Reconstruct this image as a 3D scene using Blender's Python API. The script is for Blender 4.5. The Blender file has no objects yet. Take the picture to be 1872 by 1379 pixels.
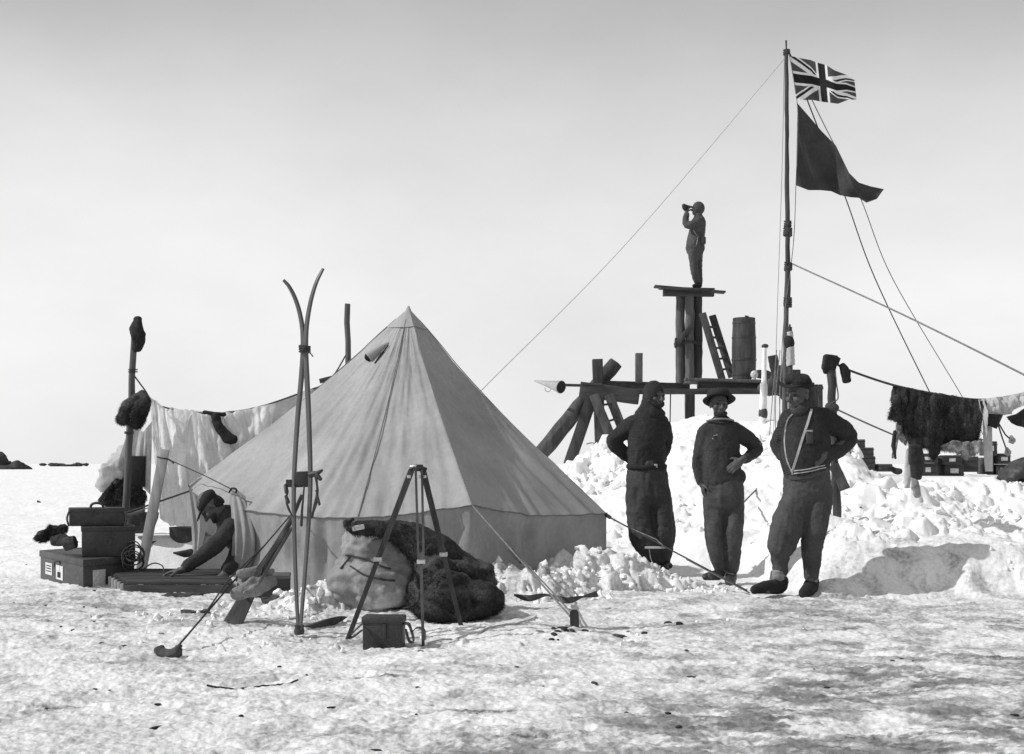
import bpy, bmesh, math, random
import numpy as np
from mathutils import Vector, Matrix
sc = bpy.context.scene
COL = sc.collection
R = math.radians
random.seed(7)
# ---------------------------------------------------------------- camera
CH, F, HY, CX = 1.1, 2260.0, 848.0, 936.0
cam = bpy.data.cameras.new("camera"); camo = bpy.data.objects.new("camera", cam); COL.objects.link(camo)
cam.sensor_width = 36; cam.lens = 36*F/1872; cam.shift_y = (HY-689.5)/1872
cam.clip_start = 0.1; cam.clip_end = 9000
camo.location = (0, 0, CH); camo.rotation_euler = (R(90), 0, 0)
sc.camera = camo
# ---------------------------------------------------------------- world and sun
SUN_EL, SUN_AZ = 41.0, -100.0
w = bpy.data.worlds.new("World"); sc.world = w; w.use_nodes = True
nt = w.node_tree; nt.nodes.clear()
sky = nt.nodes.new("ShaderNodeTexSky"); sky.sky_type = 'NISHITA'; sky.sun_disc = False
sky.sun_elevation = R(SUN_EL); sky.sun_rotation = R(SUN_AZ); sky.air_density = 1.0; sky.dust_density = 2.5; sky.ozone_density = 1.0
bw = nt.nodes.new("ShaderNodeRGBToBW"); nt.links.new(sky.outputs[0], bw.inputs[0])
tc = nt.nodes.new("ShaderNodeTexCoord")
mp = nt.nodes.new("ShaderNodeMapping"); mp.inputs['Scale'].default_value = (1.3, 1.3, 2.6)
nt.links.new(tc.outputs['Generated'], mp.inputs[0])
nz = nt.nodes.new("ShaderNodeTexNoise"); nz.inputs['Scale'].default_value = 1.6; nz.inputs['Detail'].default_value = 7; nz.inputs['Roughness'].default_value = 0.55
nt.links.new(mp.outputs[0], nz.inputs['Vector'])
mr = nt.nodes.new("ShaderNodeMapRange"); mr.inputs[1].default_value = 0.3; mr.inputs[2].default_value = 0.7
mr.inputs[3].default_value = 0.88; mr.inputs[4].default_value = 1.10
nt.links.new(nz.outputs[0], mr.inputs[0])
# thin bright veil of cloud low over the snow, clearing upwards
sx = nt.nodes.new("ShaderNodeSeparateXYZ"); nt.links.new(tc.outputs['Generated'], sx.inputs[0])
vr = nt.nodes.new("ShaderNodeValToRGB")
SKY = [(0.0, 1.13), (0.04, 1.12), (0.13, 1.07), (0.2, .99), (0.27, .84), (0.33, .64), (0.40, .50), (1.0, .40)]
els = vr.color_ramp.elements
for i, (p, v) in enumerate(SKY):
    e = els[i] if i < 2 else els.new(p)
    e.position = p; e.color = (v/2,)*3+(1,)
nt.links.new(sx.outputs[2], vr.inputs[0])
m1 = nt.nodes.new("ShaderNodeMath"); m1.operation = 'MULTIPLY'; nt.links.new(bw.outputs[0], m1.inputs[0]); nt.links.new(mr.outputs[0], m1.inputs[1])
VEIL = 6.9
m2 = nt.nodes.new("ShaderNodeMath"); m2.operation = 'MULTIPLY'; nt.links.new(vr.outputs[0], m2.inputs[0]); m2.inputs[1].default_value = 2*VEIL
m4 = nt.nodes.new("ShaderNodeMath"); m4.operation = 'MULTIPLY'; nt.links.new(m2.outputs[0], m4.inputs[0]); nt.links.new(mr.outputs[0], m4.inputs[1])
m3 = nt.nodes.new("ShaderNodeMath"); m3.operation = 'MULTIPLY_ADD'; nt.links.new(m1.outputs[0], m3.inputs[0]); m3.inputs[1].default_value = 0.25; nt.links.new(m4.outputs[0], m3.inputs[2])
bg = nt.nodes.new("ShaderNodeBackground"); bg.inputs[1].default_value = 0.1; nt.links.new(m3.outputs[0], bg.inputs[0])
wo = nt.nodes.new("ShaderNodeOutputWorld"); nt.links.new(bg.outputs[0], wo.inputs[0])
sl = bpy.data.lights.new("sun", 'SUN'); so = bpy.data.objects.new("sun", sl); COL.objects.link(so)
sl.energy = 3.2; sl.angle = R(0.55); sl.color = (1, 1, 1)
sdir = Vector((math.sin(R(SUN_AZ))*math.cos(R(SUN_EL)), math.cos(R(SUN_AZ))*math.cos(R(SUN_EL)), math.sin(R(SUN_EL))))
so.rotation_euler = sdir.to_track_quat('Z', 'Y').to_euler(); so.location = (-8, 4, 12)
vs = sc.view_settings; vs.view_transform = 'Standard'; vs.look = 'None'; vs.gamma = 1; vs.use_curve_mapping = False
vs.exposure = 0.10
# ---------------------------------------------------------------- helpers
def P(px, py, Y):
    return Vector(((px-CX)/F*Y, Y, CH-(py-HY)/F*Y))
def hsh(ix, iy, iz, s):
    h = (ix.astype(np.int64)*374761393 + iy.astype(np.int64)*668265263 + iz.astype(np.int64)*2147483647 + s*1274126177) & 0xffffffff
    h = ((h ^ (h >> 13))*1103515245) & 0xffffffff
    h = ((h ^ (h >> 16))*747796405) & 0xffffffff
    return ((h ^ (h >> 15)) & 0xffffff)/float(0x7fffff)-1.0
def vn(x, y, z=None, s=0):
    x = np.asarray(x, float); y = np.asarray(y, float)
    ix = np.floor(x); iy = np.floor(y); fx = x-ix; fy = y-iy
    ux = fx*fx*fx*(fx*(fx*6-15)+10); uy = fy*fy*fy*(fy*(fy*6-15)+10)
    if z is None:
        o = np.zeros_like(ix)
        a = hsh(ix, iy, o, s); b = hsh(ix+1, iy, o, s); c = hsh(ix, iy+1, o, s); d = hsh(ix+1, iy+1, o, s)
        return (a*(1-ux)+b*ux)*(1-uy)+(c*(1-ux)+d*ux)*uy
    z = np.asarray(z, float); iz = np.floor(z); fz = z-iz; uz = fz*fz*fz*(fz*(fz*6-15)+10)
    r = 0
    for dz, wz in ((0, 1-uz), (1, uz)):
        a = hsh(ix, iy, iz+dz, s); b = hsh(ix+1, iy, iz+dz, s); c = hsh(ix, iy+1, iz+dz, s); d = hsh(ix+1, iy+1, iz+dz, s)
        r = r+wz*((a*(1-ux)+b*ux)*(1-uy)+(c*(1-ux)+d*ux)*uy)
    return r
def fbm(x, y, z=None, o=4, s=0, g=.5):
    t = 0; a = 1; n = 0
    ca, sa = .8, .6
    for i in range(o):
        t = t+a*vn(x, y, z, s+i*17); n += a; a *= g
        x, y = (ca*x-sa*y)*2.03, (sa*x+ca*y)*2.03
        if z is not None: z = z*2.01
    return t/n
def sst(a, b, x):
    t = np.clip((x-a)/(b-a), 0, 1); return t*t*(3-2*t)

class MB:
    def __init__(s): s.v = []; s.f = []
    def add(s, vs, fs):
        o = len(s.v); s.v.extend([tuple(v) for v in vs]); s.f.extend([tuple(i+o for i in f) for f in fs]); return s
    def box(s, c, d, rot=None):
        c = Vector(c); h = Vector(d)/2; M = rot if rot else Matrix.Identity(3)
        vs = [c+M@Vector((x*h.x, y*h.y, z*h.z)) for x in (-1, 1) for y in (-1, 1) for z in (-1, 1)]
        return s.add(vs, [(0, 1, 3, 2), (4, 6, 7, 5), (0, 4, 5, 1), (2, 3, 7, 6), (0, 2, 6, 4), (1, 5, 7, 3)])
    def beam(s, a, b, wd, th, up=(0, 0, 1), n=10, rough=0.0):
        a = Vector(a); b = Vector(b); t = (b-a).normalized(); u = Vector(up)
        if abs(t.dot(u)) > .95: u = Vector((0, 1, 0))
        x = t.cross(u).normalized(); y = x.cross(t)
        vs = []; fs = []
        for i in range(n+1):
            p = a.lerp(b, i/n); r = [1+rough*random.uniform(-1, 1) for _ in range(4)]
            for k, (sx_, sy_) in enumerate(((-1, -1), (1, -1), (1, 1), (-1, 1))):
                vs.append(p+x*sx_*th/2*r[k]+y*sy_*wd/2*r[k])
        for i in range(n):
            for k in range(4):
                fs.append((i*4+k, i*4+(k+1) % 4, i*4+4+(k+1) % 4, i*4+4+k))
        fs.append((3, 2, 1, 0)); fs.append((n*4, n*4+1, n*4+2, n*4+3))
        return s.add(vs, fs)
    def tube(s, pts, rad, seg=10, cap=True, rnd=False):
        pts = [Vector(p) for p in pts]; n = len(pts)
        if not isinstance(rad, (list, tuple)): rad = [rad]*n
        rad = [(r, r) if not isinstance(r, (list, tuple)) else r for r in rad]
        if rnd:
            t0 = (pts[0]-pts[1]).normalized(); t1 = (pts[-1]-pts[-2]).normalized(); np_, nr = [], []
            for q in (80, 60, 35):
                c_, s_ = math.cos(R(q)), math.sin(R(q)); m = min(rad[0]); np_.append(pts[0]+t0*m*s_); nr.append((rad[0][0]*c_, rad[0][1]*c_))
            np_ += pts; nr += rad
            for q in (35, 60, 80):
                c_, s_ = math.cos(R(q)), math.sin(R(q)); m = min(rad[-1]); np_.append(pts[-1]+t1*m*s_); nr.append((rad[-1][0]*c_, rad[-1][1]*c_))
            pts, rad = np_, nr; n = len(pts)
        vs = []; fs = []; pv = None
        for i in range(n):
            t = (pts[min(i+1, n-1)]-pts[max(i-1, 0)])
            t = t.normalized() if t.length > 1e-9 else Vector((0, 0, 1))
            ref = pv if pv else (Vector((0, 1, 0)) if abs(t.y) < .85 else Vector((0, 0, 1)))
            v_ = ref-t*ref.dot(t)
            v_ = v_.normalized() if v_.length > 1e-6 else t.orthogonal().normalized()
            u_ = v_.cross(t); pv = v_
            for k in range(seg):
                a = 2*math.pi*k/seg
                vs.append(pts[i]+u_*math.cos(a)*rad[i][0]+v_*math.sin(a)*rad[i][1])
        for i in range(n-1):
            for k in range(seg):
                fs.append((i*seg+k, i*seg+(k+1) % seg, (i+1)*seg+(k+1) % seg, (i+1)*seg+k))
        if cap:
            fs.append(tuple(range(seg-1, -1, -1))); fs.append(tuple((n-1)*seg+k for k in range(seg)))
        return s.add(vs, fs)
    def cap(s, pts, rad, seg=14): return s.tube(pts, rad, seg, True, True)
    def ell(s, c, r, rot=None, nu=20, nv=14):
        c = Vector(c); M = rot if rot else Matrix.Identity(3)
        if not isinstance(r, (list, tuple)): r = (r, r, r)
        vs = [c+M@Vector((0, 0, r[2]))]; fs = []
        for j in range(1, nv):
            p = math.pi*j/nv
            for i in range(nu):
                a = 2*math.pi*i/nu
                vs.append(c+M@Vector((r[0]*math.sin(p)*math.cos(a), r[1]*math.sin(p)*math.sin(a), r[2]*math.cos(p))))
        vs.append(c+M@Vector((0, 0, -r[2])))
        for i in range(nu): fs.append((0, 1+i, 1+(i+1) % nu)); fs.append((len(vs)-1, 1+(nv-2)*nu+(i+1) % nu, 1+(nv-2)*nu+i))
        for j in range(nv-2):
            for i in range(nu):
                a = 1+j*nu+i; b = 1+j*nu+(i+1) % nu; fs.append((a, a+nu, b+nu, b))
        return s.add(vs, fs)
    def lathe(s, c, prof, seg=24, rot=None):
        c = Vector(c); M = rot if rot else Matrix.Identity(3); vs = []; fs = []
        for r_, z_ in prof:
            for k in range(seg):
                a = 2*math.pi*k/seg; vs.append(c+M@Vector((r_*math.cos(a), r_*math.sin(a), z_)))
        for i in range(len(prof)-1):
            for k in range(seg): fs.append((i*seg+k, i*seg+(k+1) % seg, (i+1)*seg+(k+1) % seg, (i+1)*seg+k))
        return s.add(vs, fs)
    def grid(s, fn, nu, nv):
        vs = [fn(i/nu, j/nv) for j in range(nv+1) for i in range(nu+1)]
        fs = [(j*(nu+1)+i, j*(nu+1)+i+1, (j+1)*(nu+1)+i+1, (j+1)*(nu+1)+i) for j in range(nv) for i in range(nu)]
        return s.add(vs, fs)
def pl(pts, t):
    "point along a polyline of (x,y[,z]) at 0..1, smooth"
    n = len(pts)-1; x = max(0, min(1, t))*n; i = min(int(x), n-1); f = x-i
    return [a*(1-f)+b*f for a, b in zip(pts[i], pts[i+1])]
def spl(pts, n=24):
    "catmull-rom through 3-D points"
    pts = [Vector(p) for p in pts]; q = [pts[0]*2-pts[1]]+pts+[pts[-1]*2-pts[-2]]; out = []
    m = len(pts)-1
    for k in range(n+1):
        x = k/n*m; i = min(int(x), m-1); t = x-i; a, b, c, d = q[i:i+4]
        out.append(0.5*((2*b)+(c-a)*t+(2*a-5*b+4*c-d)*t*t+(3*b-a-3*c+d)*t**3))
    return out
def wpos(o):
    v = Vector((0, 0, 0))
    while o: v = v+o.location; o = o.parent
    return v
def thing(name, label, cat, loc=(0, 0, 0), group=None):
    o = bpy.data.objects.new(name, None); COL.objects.link(o); o.location = loc; o.empty_display_size = .1
    o['label'] = label; o['category'] = cat
    if group: o['group'] = group
    return o
def tag(o, label, cat, group=None, kind=None):
    o['label'] = label; o['category'] = cat
    if group: o['group'] = group
    if kind: o['kind'] = kind
    return o
def bake(me, mods):
    o = bpy.data.objects.new("tmp", me); COL.objects.link(o)
    for t, kw in mods:
        m = o.modifiers.new(t, t)
        for k, v in kw.items(): setattr(m, k, v)
    dg = bpy.context.evaluated_depsgraph_get(); dg.update()
    r = bpy.data.meshes.new_from_object(o.evaluated_get(dg)); bpy.data.objects.remove(o); return r
def getco(me):
    a = np.empty(len(me.vertices)*3); me.vertices.foreach_get('co', a); return a.reshape(-1, 3)
def getno(me):
    a = np.empty(len(me.vertices)*3); me.vertices.foreach_get('normal', a); return a.reshape(-1, 3)
def setco(me, c): me.vertices.foreach_set('co', np.ascontiguousarray(c).ravel()); me.update()
def build(name, mb, mat, parent=None, smooth=True, sharp=35, mods=None, disp=None, org=None, vox=None, sm=6):
    """one mesh object; vertices are given in world space. vox: melt the pieces into one skin. disp: list of (amp,(fx,fy,fz))"""
    me = bpy.data.meshes.new(name); me.from_pydata(mb.v, [], mb.f); me.update()
    if vox:
        me = bake(me, [('REMESH', dict(mode='VOXEL', voxel_size=vox)), ('SMOOTH', dict(factor=.5, iterations=sm))])
    if mods: me = bake(me, mods)
    if disp:
        for dd in disp:
            amp, fr = dd[:2]; c = getco(me); n = getno(me)
            d = fbm(c[:, 0]*fr[0], c[:, 1]*fr[1], c[:, 2]*fr[2], o=3, s=int(abs(c[0, 0])*10) % 50)
            if len(dd) > 2: d = .4-1.7*np.abs(d)      # creases
            setco(me, c+n*(d*amp)[:, None])
    me.name = name
    o = bpy.data.objects.new(name, me); COL.objects.link(o)
    if parent: o.parent = parent; off = wpos(parent)
    else:
        c = getco(me)
        off = Vector(org) if org is not None else Vector(((c[:, 0].min()+c[:, 0].max())/2, (c[:, 1].min()+c[:, 1].max())/2, c[:, 2].min()))
        o.location = off
    me.transform(Matrix.Translation(-off))
    me.materials.clear(); me.materials.append(mat)
    if smooth:
        me.polygons.foreach_set('use_smooth', [True]*len(me.polygons))
        if sharp and not vox: me.set_sharp_from_angle(angle=R(sharp))
    return o
def cloth(name, top, bot, Yt, mat, parent=None, nu=60, nv=30, amp=.02, fr=(9, 1.5), sag=0, thick=.004, seed=0, Yb=None, **kw):
    "cloth hung between a top outline and a bottom outline, given as (px,py) lists at real depth"
    if Yb is None: Yb = Yt
    U, V = np.meshgrid(np.linspace(0, 1, nu+1), np.linspace(0, 1, nv+1))
    f1 = fbm(U*fr[0], V*fr[1]+U*.7, o=3, s=seed)
    mb = MB()
    def fn(u, v):
        t = pl(top, u); b = pl(bot, u); Y = Yt+(Yb-Yt)*v
        k = f1[int(round(v*nv)), int(round(u*nu))]*amp
        p = P(t[0]+(b[0]-t[0])*v, t[1]+(b[1]-t[1])*v, Y)
        return p+Vector((k*.25, -k-sag*math.sin(math.pi*v)*.5, k*.1))*(.25+.75*min(1, 2*v+.3))
    mb.grid(fn, nu, nv)
    return build(name, mb, mat, parent, mods=[('SOLIDIFY', dict(thickness=thick, offset=0))], sharp=60, **kw)
from mathutils.bvhtree import BVHTree
def fur(o, n, ln, wd=.004, seed=1, down=.8, out=.45):
    "short coarse hairs growing from the skin, part of the same mesh"
    me = o.data; r = np.random.RandomState(seed); co = getco(me); no = getno(me); nv = len(co)
    me.calc_loop_triangles(); T = np.empty(len(me.loop_triangles)*3, np.int32); me.loop_triangles.foreach_get('vertices', T); T = T.reshape(-1, 3)
    a, b, c = co[T[:, 0]], co[T[:, 1]], co[T[:, 2]]; ar = np.linalg.norm(np.cross(b-a, c-a), axis=1); k = r.choice(len(T), n, p=ar/ar.sum())
    u, v = r.rand(n), r.rand(n); fl = u+v > 1; u[fl] = 1-u[fl]; v[fl] = 1-v[fl]
    p = a[k]+(b[k]-a[k])*u[:, None]+(c[k]-a[k])*v[:, None]; nn = no[T[k, 0]]
    cl = np.stack([fbm(p[:, 0]*9, p[:, 1]*9, p[:, 2]*9, o=2, s=3+j) for j in range(3)], 1)
    d = nn*out+np.array([0, 0, -down])+cl*1.2+r.randn(n, 3)*.22; d /= np.linalg.norm(d, axis=1)[:, None]
    s = np.cross(d, r.randn(n, 3)); s /= np.linalg.norm(s, axis=1)[:, None]; L_ = ln*(.5+.8*r.rand(n))[:, None]
    V = np.concatenate([co, p-s*wd/2-nn*.004, p+s*wd/2-nn*.004, p+d*L_]); F_ = [tuple(q.vertices) for q in me.polygons]+[(nv+i, nv+n+i, nv+2*n+i) for i in range(n)]
    m2 = bpy.data.meshes.new(me.name); m2.from_pydata(V.tolist(), [], F_); m2.materials.append(me.materials[0]); m2.polygons.foreach_set('use_smooth', [True]*len(F_)); m2.update(); o.data = m2; return o
def surf(o, pts, n=24, off=.004):
    "lay a line of picture points on the surface of an object, seen from the front"
    me = o.data; b = BVHTree.FromPolygons([v.co[:] for v in me.vertices], [p.vertices[:] for p in me.polygons]); wo_ = wpos(o); og = Vector((0, 0, CH)); out = []; last = None
    for q in spl([(p[0], p[1], 0) for p in pts], n):
        d = (P(q[0], q[1], 10)-og).normalized(); h = b.ray_cast(og-wo_, d)
        if h[0] is not None:
            last = (h[0]+wo_-og).length; out.append(h[0]+wo_-d*off)
        elif last: out.append(og+d*(last-off))
    return out
# ---------------------------------------------------------------- materials
MATS = {}
def gm(name, g, rough=.85, n1=3.0, a1=.18, n2=30.0, a2=.12, bump=.15, bs=120.0, st=(1, 1, 1), trans=0, metal=0, spec=.25, blot=None, weave=0):
    m = bpy.data.materials.new(name); m.use_nodes = True; MATS[name] = m
    t = m.node_tree; N = t.nodes; L = t.links; b = N['Principled BSDF']
    tc = N.new("ShaderNodeTexCoord"); mp = N.new("ShaderNodeMapping"); mp.inputs['Scale'].default_value = st
    L.new(tc.outputs['Object'], mp.inputs[0])
    def noise(s, d=5, r=.6):
        n = N.new("ShaderNodeTexNoise"); n.inputs['Scale'].default_value = s; n.inputs['Detail'].default_value = d; n.inputs['Roughness'].default_value = r
        L.new(mp.outputs[0], n.inputs['Vector']); return n.outputs[0]
    def rng(src, lo, hi, a=.3, c=.7):
        q = N.new("ShaderNodeMapRange"); q.inputs[1].default_value = a; q.inputs[2].default_value = c; q.inputs[3].default_value = lo; q.inputs[4].default_value = hi
        L.new(src, q.inputs[0]); return q.outputs[0]
    def mul(a, c, op='MULTIPLY'):
        q = N.new("ShaderNodeMath"); q.operation = op
        for i, s_ in enumerate((a, c)):
            if isinstance(s_, (int, float)): q.inputs[i].default_value = s_
            else: L.new(s_, q.inputs[i])
        return q.outputs[0]
    v = mul(rng(noise(n1), 1-a1, 1+a1), rng(noise(n2), 1-a2, 1+a2)); v = mul(v, g)
    if blot:
        bl = rng(noise(blot[0], 4), 0, 1, blot[2], blot[2]+.06)
        v = mul(mul(v, mul(1.0, bl, 'SUBTRACT')), mul(bl, blot[1]), 'ADD')
    cb = N.new("ShaderNodeCombineColor"); [L.new(v, cb.inputs[i]) for i in range(3)]
    L.new(cb.outputs[0], b.inputs['Base Color'])
    b.inputs['Roughness'].default_value = rough; b.inputs['Metallic'].default_value = metal; b.inputs['Specular IOR Level'].default_value = spec
    if bump:
        bp = N.new("ShaderNodeBump"); bp.inputs['Strength'].default_value = bump; bp.inputs['Distance'].default_value = .01
        h = noise(bs, 4)
        if weave:
            wv = N.new("ShaderNodeTexWave"); wv.inputs['Scale'].default_value = weave; wv.inputs['Distortion'].default_value = 1.5; wv.bands_direction = 'DIAGONAL'
            L.new(tc.outputs['Object'], wv.inputs[0]); h = mul(h, wv.outputs[1], 'ADD')
        L.new(h, bp.inputs['Height']); L.new(bp.outputs[0], b.inputs['Normal'])
    if trans:
        tr = N.new("ShaderNodeBsdfTranslucent"); L.new(cb.outputs[0], tr.inputs[0]); mx = N.new("ShaderNodeMixShader"); mx.inputs[0].default_value = trans
        L.new(b.outputs[0], mx.inputs[1]); L.new(tr.outputs[0], mx.inputs[2])
        L.new(mx.outputs[0], N['Material Output'].inputs[0])
    return m
M = lambda k: MATS[k]
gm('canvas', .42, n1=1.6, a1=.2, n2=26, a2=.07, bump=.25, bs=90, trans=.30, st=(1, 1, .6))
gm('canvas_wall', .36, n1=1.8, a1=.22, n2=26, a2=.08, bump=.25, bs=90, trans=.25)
gm('seam', .17, n1=20, trans=.1)
gm('wood_dark', .055, n1=2, a1=.3, n2=14, a2=.45, bump=.5, bs=30, st=(1, 1, .12))
gm('wood_dark_x', .055, n1=2, a1=.3, n2=14, a2=.45, bump=.5, bs=30, st=(.12, 1, 1))
gm('wood_mid', .095, n1=2, a1=.25, n2=16, a2=.35, bump=.4, bs=30, st=(1, 1, .12))
gm('wood_light', .34, n1=2, a1=.2, n2=22, a2=.25, bump=.3, bs=30, st=(1, 1, .12))
gm('ski_wood', .075, n1=2, a1=.25, n2=18, a2=.25, rough=.45, bump=.1, bs=30, st=(1, 1, .1), spec=.4)
gm('knit', .056, n1=5, a1=.2, n2=60, a2=.25, bump=.9, bs=220, weave=60)
gm('knit_grey', .074, n1=5, a1=.2, n2=60, a2=.25, bump=.9, bs=220, weave=60)
gm('wool', .052, n1=6, a1=.25, n2=80, a2=.2, bump=.5, bs=200)
gm('wool_grey', .064, n1=6, a1=.25, n2=80, a2=.2, bump=.5, bs=200)
gm('felt', .022, n1=9, a1=.35, n2=60, a2=.3, bump=.6, bs=120)
gm('skin', .088, rough=.6, n1=25, a1=.25, n2=120, a2=.12, bump=.2, bs=150)
gm('hair', .03, n1=60, a1=.4, n2=150, a2=.3, bump=.9, bs=180)
gm('strap', .42, n1=9, a1=.15, n2=60, a2=.12)
gm('leather', .035, rough=.5, n1=7, a1=.35, n2=50, a2=.25, bump=.4, bs=80, spec=.4)
gm('tin_box', .05, rough=.5, n1=6, a1=.3, n2=40, a2=.2, bump=.2, bs=50, blot=(9, .10, .62))
gm('trunk_side', .07, rough=.6, n1=5, a1=.25, n2=40, a2=.2, bump=.3, bs=40)
gm('brass', .5, rough=.35, n1=9, a1=.3, n2=60, a2=.2, metal=.9)
gm('tin', .36, rough=.42, n1=7, a1=.15, n2=60, a2=.1, metal=.1, bump=.1)
gm('iron', .05, rough=.5, n1=9, a1=.3, metal=.3)
gm('fur_dark', .028, n1=9, a1=.5, n2=45, a2=.5, bump=1, bs=70, blot=(6, .055, .60))
gm('fur_mid', .055, n1=9, a1=.4, n2=45, a2=.4, bump=1, bs=70)
gm('hide', .035, n1=5, a1=.5, n2=45, a2=.5, bump=1, bs=60)
gm('hide_light', .26, n1=12, a1=.5, n2=60, a2=.4, bump=1, bs=70, blot=(9, .05, .58))
gm('linen', .9, n1=3, a1=.08, n2=30, a2=.06, bump=.8, bs=28, trans=.5)
gm('linen_grey', .66, n1=4, a1=.15, n2=30, a2=.1, bump=.35, bs=40, trans=.45)
gm('sack', .25, n1=3, a1=.35, n2=30, a2=.15, bump=.5, bs=35, blot=(2.6, .5, .55))
gm('sack_pale', .5, n1=3, a1=.2, n2=30, a2=.15, bump=.5, bs=35)
gm('rope', .20, n1=30, a1=.3, n2=200, a2=.3, bump=.8, bs=300)
gm('rope_dark', .06, n1=30, a1=.3, n2=200, a2=.3, bump=.8, bs=300)
gm('rope_pale', .5, n1=30, a1=.2, n2=200, a2=.2, bump=.8, bs=300)
gm('paper', .6, n1=30, a1=.12, n2=90, a2=.2, blot=(60, .12, .6))
gm('paint_white', .72, n1=6, a1=.15, n2=40, a2=.12, blot=(20, .25, .68))
gm('rock', .045, n1=2, a1=.4, n2=9, a2=.4, bump=.8, bs=10)
gm('flag_dark', .05, n1=3, a1=.25, n2=40, a2=.15, trans=.25, bump=.2)
gm('crate', .11, n1=4, a1=.3, n2=30, a2=.35, bump=.4, bs=40, st=(.3, 1, 1))
gm('crate_dark', .06, n1=4, a1=.3, n2=30, a2=.35, bump=.4, bs=40, st=(.3, 1, 1), blot=(9, .2, .62))
gm('mitt', .22, n1=9, a1=.3, n2=40, a2=.2, bump=.5, bs=80)
gm('glass', .5, rough=.12, n1=9, a1=.5, n2=30, a2=.3, spec=.8)
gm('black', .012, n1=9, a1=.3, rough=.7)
gm('grit', .03, n1=9, a1=.4)
gm('eye_dark', .02, rough=.3, bump=0)
gm('eye_white', .35, rough=.3, bump=0)
# ---------------------------------------------------------------- ground: one sheet to the horizon
def mound(x, Y):
    px = x/np.maximum(Y, 1)*F+CX
    edge = sst(915, 1035, px)                                   # nothing left of the tent's right shoulder
    y0 = 12.3-.9*sst(1450, 1750, px); y1 = 21-5.5*sst(1350, 1650, px)
    rise = sst(0, 1, (Y-y0)/(y1-y0))**.8
    xx = x*22/np.maximum(Y, 22)
    top = np.interp(xx, [-2, .6, 1.4, 2.4, 3.2, 4.2, 5.4, 6.6, 8, 9.5, 14, 30], [.4, .9, 1.15, 1.65, 1.85, 1.6, 1.05, .72, .78, .86, .8, .5])
    top = top*(1-.35*sst(1500, 1600, px)*(1-sst(16, 22, Y)))+.0
    return edge*rise*top*(1-sst(34, 70, Y))*(1-sst(12, 22, x))
rows = np.concatenate([[-500, -150, -50, -18, -7, -2.5, 0, 1.0, 1.8, 2.4], np.geomspace(2.9, 26, 900), np.geomspace(26.3, 130, 130), [170, 230, 320, 460, 700, 1100, 1800, 3000, 6000]])
uc = np.linspace(-.47, .47, 960); ut = np.concatenate([np.linspace(.473, 1.0, 90), np.geomspace(1.05, 4, 16)])
us = np.concatenate([-ut[::-1], uc, ut])
UU, YY = np.meshgrid(us, rows); Ye = np.sqrt(YY**2+5)
XX = UU*Ye+np.sign(UU)*np.maximum(np.abs(UU)-.47, 0)*8
flat = 1-sst(60, 400, np.abs(YY))
HH = mound(XX, YY)
bank = .42*sst(10.12, 10.75, YY+.18*vn(XX*1.7, YY*0, s=61)+.05*vn(XX*6, YY*3, s=62))*sst(2.35, 2.95, XX)*(1-sst(12.5, 15, YY))*(1-.35*sst(4.2, 5.2, XX))
HH = np.maximum(HH, bank)+.35*np.minimum(HH, bank)
HH += .05*fbm(XX*.35, YY*.35, o=2, s=3)*flat*sst(0, 1, 1.0)
HH += .030*fbm(XX*1.1, YY*1.1, o=2, s=5)*flat
b1 = np.abs(fbm(XX*2.3, YY*2.9, o=3, s=9)); HH += .040*(.35-b1)*flat*.9
b2 = np.abs(fbm(XX*7, YY*9, o=3, s=12)); HH += .015*(.4-b2)*(1-sst(25, 60, YY))
HH += .008*fbm(XX*26, YY*34, o=3, s=15)*(1-sst(16, 30, YY))
HH += .016*(.3-np.abs(fbm(XX*13+YY*2, YY*17, o=4, s=16, g=.6)))*(1-sst(10, 14, YY))
# rough dug snow on the mound's face
rg = np.maximum(sst(.05, .3, mound(XX, YY))*(1-sst(26, 40, YY)), .55*sst(.03, .2, bank))
HH += rg*(.10*(.4-np.abs(fbm(XX*1.5, YY*1.5, o=4, s=31)))+.05*fbm(XX*5, YY*5, o=3, s=33))
# a hollow and a bank at the right, its lee in shade
def hill(cx, cy, rx, ry, h, p=1.0, an=0):
    c, s_ = math.cos(an), math.sin(an); dx = XX-cx; dy = YY-cy
    d = np.sqrt(((dx*c+dy*s_)/rx)**2+((-dx*s_+dy*c)/ry)**2)
    return h*(1-sst(0, 1, d))**p
def W(px, py, z=0.0):
    Y = (CH-z)*F/(py-HY); return (px-CX)/F*Y, Y
HH += hill(2.15, 13.3, .8, .9, .30)
HH += hill(2.9, 12.7, .75, .55, .2)+hill(4.15, 12.3, .6, .5, .16)+hill(3.1, 11.3, .3, .3, .12)
HH += hill(4.3, 15.2, .7, .7, .10)-hill(4.75, 14.9, .45, .6, .15)+hill(5.4, 15.5, .8, .6, .16)+hill(6.2, 15.2, .7, .6, .14)
HH += hill(1.35, 18.5, .9, 1.0, .25)+hill(4.0, 19, .8, 1.0, .2)
HH += hill(6.45, 15.7, 1.3, 1.0, .22)+hill(6.2, 17.2, 2.2, 1.3, .12)
def lift_to(cx, cy, rx, ry, z):
    "trodden shelf of snow that carries something"
    global HH
    d = np.sqrt(((XX-cx)/rx)**2+((YY-cy)/ry)**2); k = 1-sst(.55, 1.1, d)
    HH = HH+k*np.maximum(0, z-HH)*.97
lift_to(6.35, 17.6, 2.0, 1.2, .935); lift_to(5.35, 18.8, 1.2, .8, .935); lift_to(6.45, 15.8, 1.0, .8, .86); lift_to(-3.45, 12.75, 1.3, .62, .38)
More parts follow.
